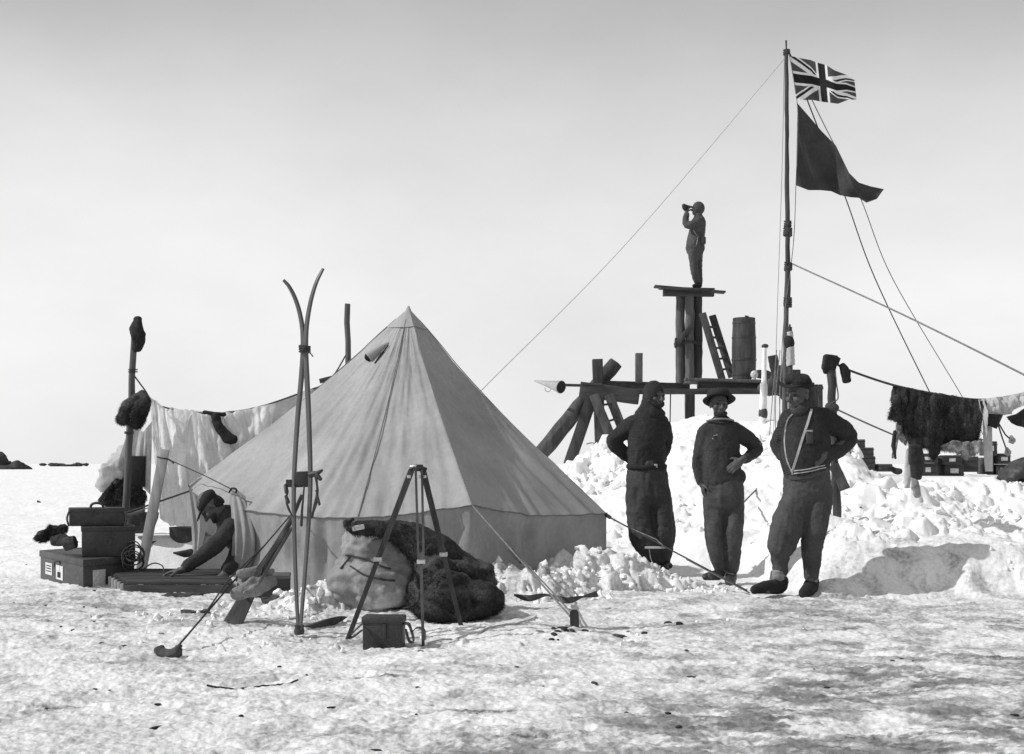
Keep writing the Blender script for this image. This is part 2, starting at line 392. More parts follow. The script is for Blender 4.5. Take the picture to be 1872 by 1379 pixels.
# heaped blocks of snow
rs = np.random.RandomState(5)
def clods(cx, cy, rx, ry, n, r0, r1, h, an=0, base=0):
    global HH
    if base: HH = HH+hill(cx, cy, rx*1.25, ry*1.25, base, 1, an)
    H0 = HH.copy()
    for i in range(n):
        a = rs.rand()*6.283; q = math.sqrt(rs.rand()); lx, ly = rx*q*math.cos(a), ry*q*math.sin(a)
        x0 = cx+lx*math.cos(an)-ly*math.sin(an); y0 = cy+lx*math.sin(an)+ly*math.cos(an)
        r = (r0+(r1-r0)*rs.rand()**1.7)*1.15; k = rs.rand()*3.14; e = .6+.4*rs.rand()
        j0, j1 = np.searchsorted(rows, [y0-r*1.2, y0+r*1.2]); 
        if j1-j0 < 2: continue
        xr = XX[(j0+j1)//2]; i0, i1 = np.searchsorted(xr, [x0-r*1.3, x0+r*1.3])
        sl_ = (slice(j0, j1), slice(i0, i1)); dx = XX[sl_]-x0; dy = YY[sl_]-y0
        if dx.size < 4: continue
        u = (dx*math.cos(k)+dy*math.sin(k)); v = (-dx*math.sin(k)+dy*math.cos(k))/e
        nn = vn(XX[sl_]*11, YY[sl_]*11, s=i % 7)
        d = np.zeros_like(u)
        for m_ in range(6):
            am = m_*1.047+rs.uniform(-.4, .4); d = np.maximum(d, (u*math.cos(am)+v*math.sin(am))/(r*rs.uniform(.6, 1.0)))
        d = d*(1+.10*nn)
        b = H0[sl_].mean(); t = b+h*r*(.2+.6*rs.rand())*(1.35-q)
        cap_ = t-(r*.7)*sst(.5, 1.05, d)+.55*(u*math.sin(i)+v*math.cos(i))+.012*nn
        HH[sl_] = np.where(d < 1, np.maximum(HH[sl_], cap_), HH[sl_])
clods(.05, 10.15, .62, .38, 110, .03, .15, 1.0, .15, .20)
clods(.55, 10.75, .45, .45, 80, .03, .17, 1.0, .3, .20)
clods(1.02, 11.0, .42, .40, 80, .03, .15, .9, .2, .22)
clods(1.45, 11.2, .5, .25, 60, .02, .09, .9, .1, .04)
clods(-1.45, 9.45, .42, .28, 90, .02, .11, .9, 0, .16)
clods(-1.9, 9.2, .4, .25, 50, .02, .07, .8, 0, .02)
clods(1.6, 14.5, .9, 1.6, 70, .04, .10, .6)
clods(1.35, 18.3, .9, .9, 150, .06, .24, 1.2)
clods(4.0, 17.5, .9, 1.1, 110, .05, .18, .8)
clods(4.1, 14.2, 1.2, 1.5, 120, .03, .24, .6)
clods(6.0, 14.6, 1.3, 1.4, 120, .03, .24, .6)
clods(4.4, 12.6, 1.6, 1.0, 130, .02, .13, .5, -.2)
clods(3.7, 11.7, 1.2, .5, 80, .02, .19, .7)
clods(3.2, 11.1, .35, .25, 40, .02, .09, .7)
clods(4.6, 10.3, .6, .12, 60, .02, .07, .7)
clods(3.0, 10.2, .5, .08, 30, .02, .05, .7)
clods(-2.3, 8.5, .9, .5, 50, .015, .05, .6)
clods(-1.1, 7.6, 1.3, .5, 60, .015, .05, .6)
def ground(x, Y):
    j = int(np.clip(np.searchsorted(rows, Y), 1, len(rows)-1)); t = (Y-rows[j-1])/(rows[j]-rows[j-1])
    a = np.interp(x, XX[j-1], HH[j-1]); b = np.interp(x, XX[j], HH[j]); return float(a*(1-t)+b*t)
def press(cx, cy, rx, ry, z):
    "flatten the snow under something that lies on it"
    global HH
    d = np.sqrt(((XX-cx)/rx)**2+((YY-cy)/ry)**2); k = 1-sst(.75, 1.1, d)
    HH = HH*(1-k)+np.minimum(HH, z)*k
# dirt and grey ice lying in the trampled snow (stains with shapes of their own)
near = 1-sst(9.5, 13, YY)
px_ = XX/np.maximum(YY, 1)*F+CX
zone = np.clip(.42+.55*sst(1000, 1800, px_)*(1-sst(7.5, 10.5, YY))+.35*sst(6.5, 5.0, YY)*sst(500, 900, px_)-.25*sst(6.5, 5.0, YY)*(1-sst(250, 700, px_)), 0, 1)
wx = XX+.35*fbm(XX*1.2, YY*1.2, o=2, s=44)
d1 = sst(-.05, .55, fbm(wx*1.2, YY*1.3, o=6, s=41, g=.62)+.55*(zone-.45))
d2 = sst(.0, .55, fbm(wx*5.5, YY*6, o=5, s=42, g=.65)+.3*d1)
d3 = sst(.45, .62, fbm(XX*11, YY*18, o=4, s=43, g=.65)+.35*d1*zone)
d4 = sst(-.25, .5, fbm(wx*3.2, YY*3.6, o=6, s=47, g=.68))
dirt = near*(.10+.26*d1*(.3+.9*d2)+.44*d2*(.25+zone*.8)+.34*d4*(.35+zone*.75))
spk = near*d3*(.25+.75*d1)*(.3+zone)*.5
spots = [(1590, 1035, .38, .16), (1560, 1020, .22, .09), (1660, 1240, .3, .1), (1850, 1130, .35, .25), (1700, 1350, .35, .12), (870, 1300, .5, .14), (90, 1110, .30, .10), (190, 1135, .35, .08), (1840, 1200, .4, .15), (110, 1285, .22, .05), (1000, 1345, .5, .1), (700, 1235, .4, .06), (130, 1060, .2, .1)]
for (a, b, rx, ry) in spots:
    x0, y0 = W(a, b); d = np.sqrt(((XX-x0)/rx)**2+((YY-y0)/ry)**2)
    q = (1-sst(.2, 1, d)); spk = np.maximum(spk, q*sst(.0, .45, fbm(XX*16, YY*22, o=5, s=55, g=.75)+.3*q-.12)*.8); dirt = np.maximum(dirt, q*.35)
def put_ground():
    nr, nc = XX.shape
    co = np.stack([XX, YY, HH], -1).reshape(-1, 3)
    i = np.arange((nr-1)*(nc-1)); r_ = i//(nc-1); c_ = i % (nc-1); a = r_*nc+c_
    q = np.stack([a, a+1, a+nc+1, a+nc], 1)
    me = bpy.data.meshes.new('snow_ground'); me.vertices.add(len(co)); me.vertices.foreach_set('co', co.ravel())
    me.loops.add(q.size); me.loops.foreach_set('vertex_index', q.ravel().astype(np.int32))
    me.polygons.add(len(q)); me.polygons.foreach_set('loop_start', (np.arange(len(q))*4).astype(np.int32))
    me.polygons.foreach_set('use_smooth', np.ones(len(q), bool)); me.update(calc_edges=True)
    for nm, arr in (('dirt', dirt), ('spk', spk)):
        at = me.attributes.new(nm, 'FLOAT', 'POINT'); at.data.foreach_set('value', arr.ravel().astype(np.float32))
    o = bpy.data.objects.new('snow_ground', me); COL.objects.link(o); o['kind'] = 'structure'
    m = bpy.data.materials.new('snow'); m.use_nodes = True; t = m.node_tree; N = t.nodes; L = t.links; b = N['Principled BSDF']
    at = N.new('ShaderNodeAttribute'); at.attribute_name = 'dirt'; a2 = N.new('ShaderNodeAttribute'); a2.attribute_name = 'spk'
    tc = N.new('ShaderNodeTexCoord')
    def nz(s, d): 
        n = N.new('ShaderNodeTexNoise'); n.inputs['Scale'].default_value = s; n.inputs['Detail'].default_value = d; L.new(tc.outputs['Object'], n.inputs['Vector']); return n.outputs[0]
    def mixc(f, c1, c2):
        x = N.new('ShaderNodeMix'); x.data_type = 'RGBA'; L.new(f, x.inputs[0])
        for k, c in ((6, c1), (7, c2)):
            if isinstance(c, float): x.inputs[k].default_value = (c, c, c, 1)
            else: L.new(c, x.inputs[k])
        return x.outputs[2]
    c = mixc(nz(3, 6), .80, .90); c = mixc(at.outputs['Fac'], c, .18); 
    f = N.new('ShaderNodeMapRange'); f.inputs[1].default_value = .40; f.inputs[2].default_value = .66; L.new(nz(30, 10), f.inputs[0])
    g = N.new('ShaderNodeMath'); g.operation = 'MULTIPLY'; L.new(f.outputs[0], g.inputs[0]); q = N.new('ShaderNodeMapRange'); q.inputs[1].default_value = 0; q.inputs[2].default_value = .45; q.inputs[3].default_value = .05; q.inputs[4].default_value = .75; L.new(at.outputs['Fac'], q.inputs[0]); L.new(q.outputs[0], g.inputs[1])
    c = mixc(g.outputs[0], c, .22); c = mixc(a2.outputs['Fac'], c, .06)
    L.new(c, b.inputs['Base Color']); b.inputs['Roughness'].default_value = .6; b.inputs['Specular IOR Level'].default_value = .3
    bp = N.new('ShaderNodeBump'); bp.inputs['Strength'].default_value = .35; bp.inputs['Distance'].default_value = .012; L.new(nz(60, 6), bp.inputs['Height']); L.new(bp.outputs[0], b.inputs['Normal'])
    me.materials.append(m); return o
# loose lumps of snow lying on the heaps
def loose_snow():
    mb = MB()
    for (cx, cy, rx, ry, n, r0, r1) in [(.1, 9.95, .75, .35, 50, .015, .055), (.6, 10.5, .5, .4, 40, .015, .06), (1.1, 10.8, .55, .35, 50, .015, .06), (1.6, 10.9, .6, .3, 60, .01, .04), (-1.45, 9.4, .45, .3, 60, .015, .05),
                                        (-1.9, 8.7, .8, .5, 50, .01, .03), (1.6, 14.2, .9, 1.6, 30, .02, .05), (4.2, 13.3, 1.8, 1.3, 70, .015, .06), (6, 14, 1.3, 1.5, 60, .02, .07), (4.8, 10.5, .8, .3, 50, .01, .035), (1.35, 17.6, .8, .8, 60, .05, .12), (4, 16.7, .9, .9, 60, .05, .12), (-.4, 8.2, 2.5, 1, 60, .008, .02)]:
        for i in range(n):
            a = rs.rand()*6.283; q = math.sqrt(rs.rand()); x = cx+rx*q*math.cos(a); y = cy+ry*q*math.sin(a); r = r0+(r1-r0)*rs.rand()**2
            z = ground(x, y)+r*.25
            M3 = Matrix.Rotation(rs.rand()*6, 3, 'Z') @ Matrix.Rotation(rs.rand()*.8, 3, 'X')
            M3 = M3 @ Matrix.Rotation(rs.rand()*3, 3, 'Y')
            k = len(mb.v); mb.box((x, y, z), (r*1.7, r*(1.0+.5*rs.rand()), r*(.7+.6*rs.rand())), M3)
            for j in range(k, len(mb.v)):
                v = Vector(mb.v[j]); d = v-Vector((x, y, z)); mb.v[j] = tuple(v+d*rs.uniform(-.5, .15))
    o = build('snow_lumps', mb, MATS['snow_lump'], None, sharp=0, mods=[('BEVEL', dict(width=.009, segments=1, limit_method='NONE')), ('SUBSURF', dict(levels=1, render_levels=1))], disp=[(.02, (18, 18, 18)), (.008, (50, 50, 50))]); tag(o, 'loose white lumps of snow scattered on the heaps and trampled ground', 'snow lumps', kind='stuff')
gm('snow_lump', .86, n1=5, a1=.04, n2=40, a2=.03, bump=.3, bs=60)
# ---------------------------------------------------------------- tent
def prism(mb, base, h, bev=0):
    base = [Vector(b) for b in base]; n = len(base); top = [b+Vector((0, 0, h)) for b in base]
    mb.add(base+top, [tuple(range(n-1, -1, -1)), tuple(range(n, 2*n))]+[(i, (i+1) % n, n+(i+1) % n, n+i) for i in range(n)])
def sweep(mb, pts, side, wd, th):
    n = len(pts); vs = []; fs = []; side = Vector(side).normalized()
    for i, p in enumerate(pts):
        t = (pts[min(i+1, n-1)]-pts[max(i-1, 0)]).normalized(); s = (side-t*side.dot(t)).normalized(); q = t.cross(s)
        w_ = wd[i] if isinstance(wd, list) else wd; h_ = th[i] if isinstance(th, list) else th
        for a, b in ((-1, -1), (1, -1), (1, 1), (-1, 1)): vs.append(p+s*a*w_/2+q*b*h_/2)
    for i in range(n-1):
        for k in range(4): fs.append((i*4+k, i*4+(k+1) % 4, i*4+4+(k+1) % 4, i*4+4+k))
    fs += [(3, 2, 1, 0), ((n-1)*4, (n-1)*4+1, (n-1)*4+2, (n-1)*4+3)]
    mb.add(vs, fs)
BEV = lambda w=.004: [('BEVEL', dict(width=w, segments=2, limit_method='ANGLE'))]
def solid(name, mb, mat, parent=None, bev=.004, **kw):
    me_ = build(name, mb, mat, parent, mods=BEV(bev), **kw); return me_
APEX = P(747, 566, 12.0)
CRN = [P(1103, 940, 11.6), P(863, 924, 10.15), P(540, 943, 10.4), P(352, 888, 12.0), Vector((-2.35, 13.5, .75)), Vector((-.9, 14.0, .7)), Vector((.35, 13.2, .65))]
tent = thing('tent', 'large pale canvas pyramid tent with low walls pitched in the snow', 'tent', (APEX.x, APEX.y, 0))
NC = len(CRN); NS = 56; NT = 60
def roofp(s, t, raw=False):
    i = int(s) % NC; f = s-int(s); a, b = CRN[i], CRN[(i+1) % NC]
    e = a.lerp(b, f)
    if i in (1, 2, 3):                                  # the left side is rounder
        p0 = CRN[(i-1) % NC] if i > 1 else a*2-b; p3 = CRN[(i+2) % NC]
        cr = 0.5*((2*a)+(b-p0)*f+(2*p0-5*a+4*b-p3)*f*f+(3*a-p0-3*b+p3)*f**3); e = Vector((cr.x, cr.y, e.z))
    e = Vector((e.x, e.y, e.z-.05*math.sin(math.pi*f)))
    inw = .05*math.sin(math.pi*f)*math.sin(math.pi*min(1, t))*(.2 if i in (1, 2) else 1)+.07*math.sin(math.pi*t)
    p = APEX.lerp(e, t); ax = Vector((APEX.x, APEX.y, p.z)); d = p-ax
    if d.length > 1e-4: p = p-d.normalized()*inw*min(1, d.length*2)
    return p
def tentmesh():
    S = np.linspace(0, NC, NC*NS+1); T = np.linspace(0, 1, NT+1)**.8
    SS, TT = np.meshgrid(S, T)
    fr = np.abs(SS-np.round(SS))                       # distance to a ridge
    fold = .030*fbm(SS*7, TT*1.2, o=3, s=3)*TT**.7*np.clip(np.where(np.abs(SS-2) < .3, 1, fr*6), .15, 1)
    fold += .026*np.maximum(0, vn(SS*13+TT*2.2, TT*.9, s=8))*TT**1.5+.014*np.maximum(0, vn(SS*24-TT*4, TT*1.3, s=81))*TT**2
    fold += .008*fbm(SS*22, TT*9, o=3, s=9)+.012*(.3-np.abs(fbm(SS*9+TT*5, TT*7-SS*2, o=3, s=19)))*TT
    fold += .012*sst(.05, 0, fr)*TT*(np.abs(SS-2) > .3)                   # the ridge stands up
    mb = MB(); vs = []
    for j in range(NT+1):
        for i in range(len(S)):
            p = roofp(min(S[i], NC-1e-6) if i < len(S)-1 else 0.0, T[j]); ax = Vector((p.x-APEX.x, p.y-APEX.y, .7)).normalized()
            k = fold[j, i] if i < len(S)-1 else fold[j, 0]
            vs.append(p+ax*k)
    n = len(S)
    mb.add(vs, [(j*n+i, (j+1)*n+i, (j+1)*n+i+1, j*n+i+1) for j in range(NT) for i in range(n-1)])
    eave = vs[NT*n:]
    return mb, eave
mb, EAVE = tentmesh()
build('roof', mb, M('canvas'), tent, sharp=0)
mb = MB(); NW = 24; n = len(EAVE); vs = []
Wz = np.meshgrid(np.linspace(0, NC, n), np.linspace(0, 1, NW+1)); WF = .05*fbm(Wz[0]*12, Wz[1]*.8, o=3, s=21)+.03*np.maximum(0, vn(Wz[0]*22+Wz[1]*3, Wz[1], s=23))
WF = WF+.012*(.3-np.abs(fbm(Wz[0]*30, Wz[1]*1.2, o=3, s=27)))*(1.2-Wz[1])
ctr = Vector((APEX.x, APEX.y, 0))
for j in range(NW+1):
    for i in range(n):
        e = EAVE[i]; v = j/NW; g = ground(e.x, e.y)-.06; out = Vector((e.x-ctr.x, e.y-ctr.y, 0)).normalized()
        k = WF[j, i]*min(1, v*3+.1)-.03*math.sin(math.pi*v)
        if i in (0, n-1): k = 0
        vs.append(Vector((e.x, e.y, e.z+(g-e.z)*v))+out*k)
fs = []
for j in range(NW):
    for i in range(n-1):
        s = i/NS
        if 2.38 < s < 2.82 and j < NW: continue        # the doorway
        fs.append((j*n+i, (j+1)*n+i, (j+1)*n+i+1, j*n+i+1))
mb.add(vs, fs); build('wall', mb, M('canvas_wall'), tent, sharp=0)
ground_sheet = MB(); ground_sheet.grid(lambda u, v: Vector((-2.7+3.2*u, 11.3+2.4*v, .05)), 6, 6)
def lift(p, d=.012):
    q = Vector((p.x-APEX.x, p.y-APEX.y, .7)).normalized(); return p+q*d
for s in (0, 1, 3, 1.62):
    mb = MB(); mb.tube([lift(roofp(s+1e-6, t), .010) for t in np.linspace(.06, 1, 40)], .0045, 5); build('seam', mb, M('seam'), tent)
for k in (0, 1, 2):
    mb = MB(); mb.tube([EAVE[i]+Vector((EAVE[i].x-APEX.x, EAVE[i].y-APEX.y, 0)).normalized()*.008 for i in range(k*NS, (k+1)*NS+1)], .006, 5); build('eave_tape', mb, M('seam'), tent)
# peak cap
mb = MB(); vs = []; m_ = 96
for j, t in enumerate(np.linspace(0.0, .105, 8)):
    for i in range(m_):
        p = roofp(NC*i/m_, max(t, .004)); vs.append(lift(p, .012 if t < .1 else .014)+(Vector((0, 0, .03)) if t == 0 else Vector((0, 0, 0))))
mb.add(vs, [(j*m_+i, (j+1)*m_+i, (j+1)*m_+(i+1) % m_, j*m_+(i+1) % m_) for j in range(7) for i in range(m_)]+[tuple(range(m_))])
build('peak_cap', mb, M('canvas'), tent, sharp=0)
# ventilator hood: a short canvas sleeve with a black plug for the shade in its mouth
def on_roof(px, py, off):
    best = None
    for s_ in np.linspace(1.0, 3.2, 110):
        for t_ in np.linspace(.05, .6, 60):
            p = roofp(s_, t_); q = (p.x/p.y*F+CX, HY-(p.z-CH)/p.y*F); d = (q[0]-px)**2+(q[1]-py)**2
            if p.y < 12.3 and (best is None or d < best[0]): best = (d, s_, p)
    p = best[2]; return p+Vector((p.x-APEX.x, p.y-APEX.y, .6)).normalized()*off
vt = on_roof(711, 627, .0); vm = on_roof(677, 660, .035)
mb = MB(); mb.tube([vt, vt.lerp(vm, .35), vt.lerp(vm, .7), vm], [.012, .035, .050, .054], 16, cap=False); build('vent', mb, M('canvas'), tent, mods=[('SOLIDIFY', dict(thickness=.006))])
mb = MB(); mb.ell(vt.lerp(vm, .95), (.046, .02, .044)); build('vent_shade', mb, M('black'), tent)
mb = MB(); mb.tube([on_roof(711, 634, .012), on_roof(698, 650, .012), on_roof(686, 666, .012)], [.004, .010, .005], 6); build('vent_cord', mb, M('felt'), tent)
# door flap gathered and tied beside the opening
flap = [P(428, 895, 11.05), P(436, 915, 10.95), P(444, 950, 10.85), P(448, 985, 10.8), P(446, 1020, 10.8), P(436, 1050, 10.85)]
rd = [.02, .07, .095, .105, .10, .06]
mb = MB()
ps = spl(flap, 44); rr = np.interp(np.linspace(0, 5, 45), range(6), rd)
seg = 48; vs = []
for i, p in enumerate(ps):
    t = i/44
    for k in range(seg):
        a = 2*math.pi*k/seg; f = 1+.16*math.sin(a*9+t*2.5)+.10*math.sin(a*5-t*3+1)
        vs.append(p+Vector((math.cos(a)*rr[i]*f, math.sin(a)*rr[i]*f*.8, 0)))
mb.add(vs, [(i*seg+k, i*seg+(k+1) % seg, (i+1)*seg+(k+1) % seg, (i+1)*seg+k) for i in range(44) for k in range(seg)]+[tuple(range(seg-1, -1, -1)), tuple(44*seg+k for k in range(seg))])
build('door_flap', mb, M('canvas_wall'), tent, sharp=0)
mb = MB(); mb.tube(spl([P(419, 900, 10.98), P(424, 893, 10.9), P(432, 895, 10.86), P(431, 902, 10.86)], 12), .009, 6); build('flap_tie', mb, M('felt'), tent)
# ---------------------------------------------------------------- ropes and pegs
def rope(name, pts, r, label, mat='rope', cat='rope', group=None, n=24, extra=None):
    mb = MB(); mb.tube(spl(pts, n) if len(pts) > 2 else [Vector(pts[0]).lerp(Vector(pts[1]), i/8) for i in range(9)], r, 6)
    if extra: extra(mb)
    o = build(name, mb, M(mat), None, sharp=0); return tag(o, label, cat, group)
peg = P(1050, 1140, 8.45)
t = thing('guy_rope', 'doubled guy rope from the front corner of the tent to the stub peg', 'guy rope', (CRN[1].x, CRN[1].y, CRN[1].z), 'guy ropes of the tent')
mb = MB(); mb.tube([CRN[1], peg+Vector((-.03, 0, .05))], .007, 6); build('cord', mb, M('rope'), t)
mb = MB(); a = CRN[1].lerp(peg, .45); mb.tube([a+Vector((.01, 0, .006)), CRN[1].lerp(peg, .75)+Vector((.022, 0, .016)), peg+Vector((-.01, 0, .06))], .006, 6); build('cord', mb, M('rope'), t)
mb = MB(); mb.cap([CRN[1].lerp(peg, .42), CRN[1].lerp(peg, .52)], .018, 8); build('slider', mb, M('wood_dark'), t)
mb = MB(); gz = ground(peg.x, peg.y); mb.tube([(peg.x+.005, peg.y, gz-.1), (peg.x, peg.y, gz+.06), (peg.x-.002, peg.y, gz+.095), (peg.x-.002, peg.y, gz+.11)], [.032, .031, .03, .018], 12)
o = build('tent_peg', mb, M('wood_dark'), None); tag(o, 'stubby round dark peg in the snow holding the front guy rope', 'peg')
p2 = P(1366, 1080, 10.55)
t = thing('guy_rope', 'long guy rope from the right tent corner passing in front of the standing men', 'guy rope', tuple(CRN[0]), 'guy ropes of the tent')
mb = MB(); mb.tube([CRN[0], p2], .007, 6); build('cord', mb, M('rope_dark'), t)
mb = MB(); mb.tube([CRN[0].lerp(p2, .2), CRN[0].lerp(p2, .38)+Vector((.01, 0, .02)), CRN[0].lerp(p2, .44)], .006, 6); build('cord', mb, M('rope'), t); mb = MB(); mb.tube([CRN[0].lerp(p2, .6)+Vector((0, 0, -.01)), p2+Vector((.02, 0, -.02))], .006, 6); build('cord', mb, M('rope'), t)
mb = MB(); mb.cap([CRN[0]+Vector((.01, 0, 0)), CRN[0]+Vector((.06, -.02, -.03))], .018, 8); build('knot', mb, M('rope_dark'), t)
mb = MB(); mb.beam(P(1180, 1001, 11.3), P(1216, 1001, 11.2), .02, .03); build('slider', mb, M('wood_light'), t)
mb = MB(); mb.tube(spl([P(1187, 1004, 11.25), P(1190, 1022, 11.2), P(1197, 1040, 11.1), P(1198, 1052, 11.1)], 12), .004, 5); build('cord_tail', mb, M('rope'), t)
# guy of the near left corner with its bundle of slats, paddle and mittens
K = P(533, 940, 10.3); pg = P(318, 1190, 7.12)
t = thing('guy_rope', 'doubled guy rope running from behind the skis down to the near left peg', 'guy rope', tuple(K), 'guy ropes of the tent')
mb = MB(); mb.tube([K, pg], .0065, 6); build('cord', mb, M('rope_dark'), t)
mb = MB(); mb.tube([K.lerp(pg, .3), K.lerp(pg, .6)+Vector((-.02, 0, .03)), K.lerp(pg, .82)], .006, 6); build('cord', mb, M('rope_dark'), t)
gp = ground(pg.x, pg.y)
mb = MB(); mb.tube(spl([P(291, 1186, 7.1), P(295, 1194, 7.08), P(306, 1199, 7.06), P(319, 1197, 7.06), P(326, 1187, 7.08), P(331, 1180, 7.1)], 14), [.034]*4+[.04]*4+[.036]*3+[.022]*2+[.012]*2, 10)
o = build('tent_peg', mb, M('wood_dark'), None, disp=[(.008, (40, 40, 40))]); tag(o, 'hooked dark wooden peg half sunk in the snow, nearest the camera', 'peg')
t = thing('paddle', 'dark wooden paddle leaning on the skis with its broad blade in the snow', 'paddle', tuple(P(425, 1140, 8.35)))
mb = MB(); mb.tube([P(552, 905, 8.55), P(530, 955, 8.5), P(498, 1010, 8.45), P(462, 1078, 8.4)], [.012, .018, .026, .03], 10); build('shaft', mb, M('wood_dark'), t)
mb = MB(); pts = [P(468, 1068, 8.42), P(455, 1088, 8.4), P(444, 1105, 8.38), P(424, 1143, 8.34), P(419, 1152, 8.33)]; sweep(mb, pts, (.8, .0, .35), [.05, .09, .115, .135, .13], .018); solid('blade', mb, M('wood_dark'), t)
for k, (a, b, r) in enumerate([((524, 968), (449, 1068), .007), ((528, 966), (456, 1066), .008), ((534, 965), (474, 1066), .008)]):
    mb = MB(); mb.beam(P(*a, 8.42-.02*k), P(*b, 8.36-.02*k), r*2.4, r*1.6, rough=.1); build('slat', mb, M('wood_mid'), t)
def mitten(name, pts, rad, thumb, tr, mat, label, cat='mitten', group=None, flat=.55):
    mb = MB(); mb.cap(spl(pts, 12), [(r, r*flat) for r in np.interp(np.linspace(0, len(rad)-1, 13), range(len(rad)), rad)], 14)
    mb.cap(thumb, [(tr, tr*.8)]*len(thumb), 10)
    o = build(name, mb, M(mat), None, vox=.006, sm=5, disp=[(.012, (22, 22, 22))]); return tag(o, label, cat, group)
mitten('mitten', [P(496, 1049, 8.5), P(470, 1047, 8.4), P(438, 1050, 8.35)], [.035, .05, .035], [P(470, 1052, 8.38), P(460, 1060, 8.32)], .016, 'mitt', 'pale mitten with a plain back slung over the near left guy rope, the upper one', group='pale mittens on the guy rope')
mitten('mitten', [P(500, 1062, 8.45), P(470, 1072, 8.35), P(428, 1088, 8.3)], [.04, .07, .045], [P(470, 1070, 8.32), P(448, 1084, 8.25)], .018, 'mitt', 'grey ribbed mitten hanging under the pale one by the paddle', group='pale mittens on the guy rope')
# left guy rope, its stake and the leaning board
t = thing('guy_rope', 'guy rope stretched from the left tent corner to the clothes pole', 'guy rope', tuple(CRN[3]), 'guy ropes of the tent')
L1 = P(210, 945, 12.0)
mb = MB(); mb.tube([CRN[3]+Vector((-.02, 0, -.05)), L1], .009, 6); build('cord', mb, M('rope_dark'), t)
mb = MB(); mb.tube([CRN[3].lerp(L1, .45)+Vector((0, -.01, -.05)), L1+Vector((0, 0, -.02))], .006, 6); build('cord', mb, M('rope'), t)
mb = MB(); mb.beam(P(262, 935, 11.9), P(216, 947, 11.95), .03, .03); solid('slider', mb, M('wood_mid'), t)
t = thing('leaning_board', 'long pale plank leaning upright beside the stacked boxes, cord tied at its top', 'plank', tuple(P(262, 1040, 11.7)))
mb = MB(); mb.beam(P(301, 822, 11.9), P(258, 1045, 11.7), .035, .095, up=(0, -1, 0), n=14, rough=.02); solid('board', mb, M('wood_light'), t)
mb = MB(); mb.tube(spl([P(288, 836, 11.8), P(297, 838, 11.77), P(308, 840, 11.8), P(318, 847, 11.8)], 10), .008, 6); build('lashing', mb, M('rope_dark'), t)
rope('cord', [P(312, 842, 11.8), P(370, 868, 11.4), P(424, 895, 10.95)], .005, 'thin cord tying the top of the pale plank to the tent door flap', 'rope_dark')
# ---------------------------------------------------------------- skis
def ski(pts, label, side, wd):
    t = thing('ski', label, 'ski', tuple(pts[0]), 'pair of skis lashed upright')
    mb = MB(); q = spl(pts, 60); w_ = list(np.interp(np.linspace(0, 1, 61), [0, .35, .8, .95, 1], [wd*.75, wd, wd*.8, wd*.62, wd*.45])); sweep(mb, q, side, w_, list(np.interp(np.linspace(0, 1, 61), [0, .4, .6, 1], [.012, .020, .018, .015])))
    solid('board', mb, M('ski_wood'), t, bev=.003); return t
s1 = ski([P(545, 1150, 8.08), P(540, 1040, 8.1), P(537, 900, 8.12), P(543, 780, 8.12), P(551, 690, 8.11), P(554, 640, 8.1), P(553, 603, 8.1), P(548, 573, 8.1), P(540, 547, 8.1), P(529, 525, 8.1), P(518, 512, 8.1)], 'ski on the left of the lashed pair, its lower tip bent to the left', (.75, -.66, 0), .036)
s2 = ski([P(549, 1152, 8.0), P(558, 1040, 8.03), P(567, 900, 8.05), P(565, 780, 8.05), P(561, 690, 8.06), P(559, 640, 8.07), P(560, 603, 8.07), P(564, 572, 8.07), P(570, 543, 8.07), P(579, 515, 8.07), P(591, 491, 8.08)], 'ski on the right of the lashed pair, its taller tip bent to the right', (.75, -.66, 0), .036)
for tt, fn in ((s1, 0), (s2, 1)):
    sx_ = -1 if fn == 0 else 1; bx_ = 528 if fn == 0 else 577
    mb = MB()
    if fn == 0:
        mb.box(P(528, 884, 8.05), (.03, .05, .05)); mb.cap([P(522, 888, 8.03), P(524, 900, 8.02)], .014); mb.cap(spl([P(526, 900, 8.05), P(523, 915, 8.02), P(530, 935, 8.03), P(536, 945, 8.05)], 10), .006, 6); mb.cap([P(523, 908, 8.02), P(527, 918, 8.02)], .012)
    else:
        mb.cap([P(568, 868, 8.0), P(582, 864, 7.98), P(588, 860, 7.98)], [.02, .014, .01]); mb.cap([P(578, 866, 7.98), P(586, 876, 7.97)], .014); mb.cap(spl([P(577, 870, 7.98), P(580, 890, 7.97), P(578, 915, 7.97), P(570, 945, 7.98)], 10), .010, 6); mb.cap([P(578, 897, 7.96), P(584, 922, 7.95)], .008); mb.cap([P(556, 890, 7.96), P(552, 935, 7.97), P(551, 960, 7.97)], .008)
    build('binding', mb, M('leather'), tt, disp=[(.006, (30, 30, 30))])
mb = MB(); mb.beam(P(552, 862, 8.07), P(553, 891, 8.07), .02, .105, up=(0, -1, 0), n=3); o = solid('toe_plate', mb, M('leather'), s1)
mb = MB(); 
for k in range(4): mb.tube([P(557, 634+k*3, 8.085)+Vector((.034*math.cos(a), .05*math.sin(a), .004*math.sin(a*2+k))) for a in np.linspace(0, 6.283, 17)], .006, 6)
mb.cap([P(566, 644, 8.03), P(572, 652, 8.0)], .004, 6)
o = build('lashing', mb, M('rope_dark'), None); tag(o, 'cord wound round both skis just under their bent tips', 'lashing')
mb = MB(); mb.lathe(P(547, 1160, 8.02), [(.0, .0), (.03, 0), (.034, .02), (.03, .045), (.034, .06), (.0, .062)], 14)
o = build('strap_roll', mb, M('leather'), None, disp=[(.005, (50, 50, 50))]); tag(o, 'small dark strap wound round the foot of the skis', 'strap')
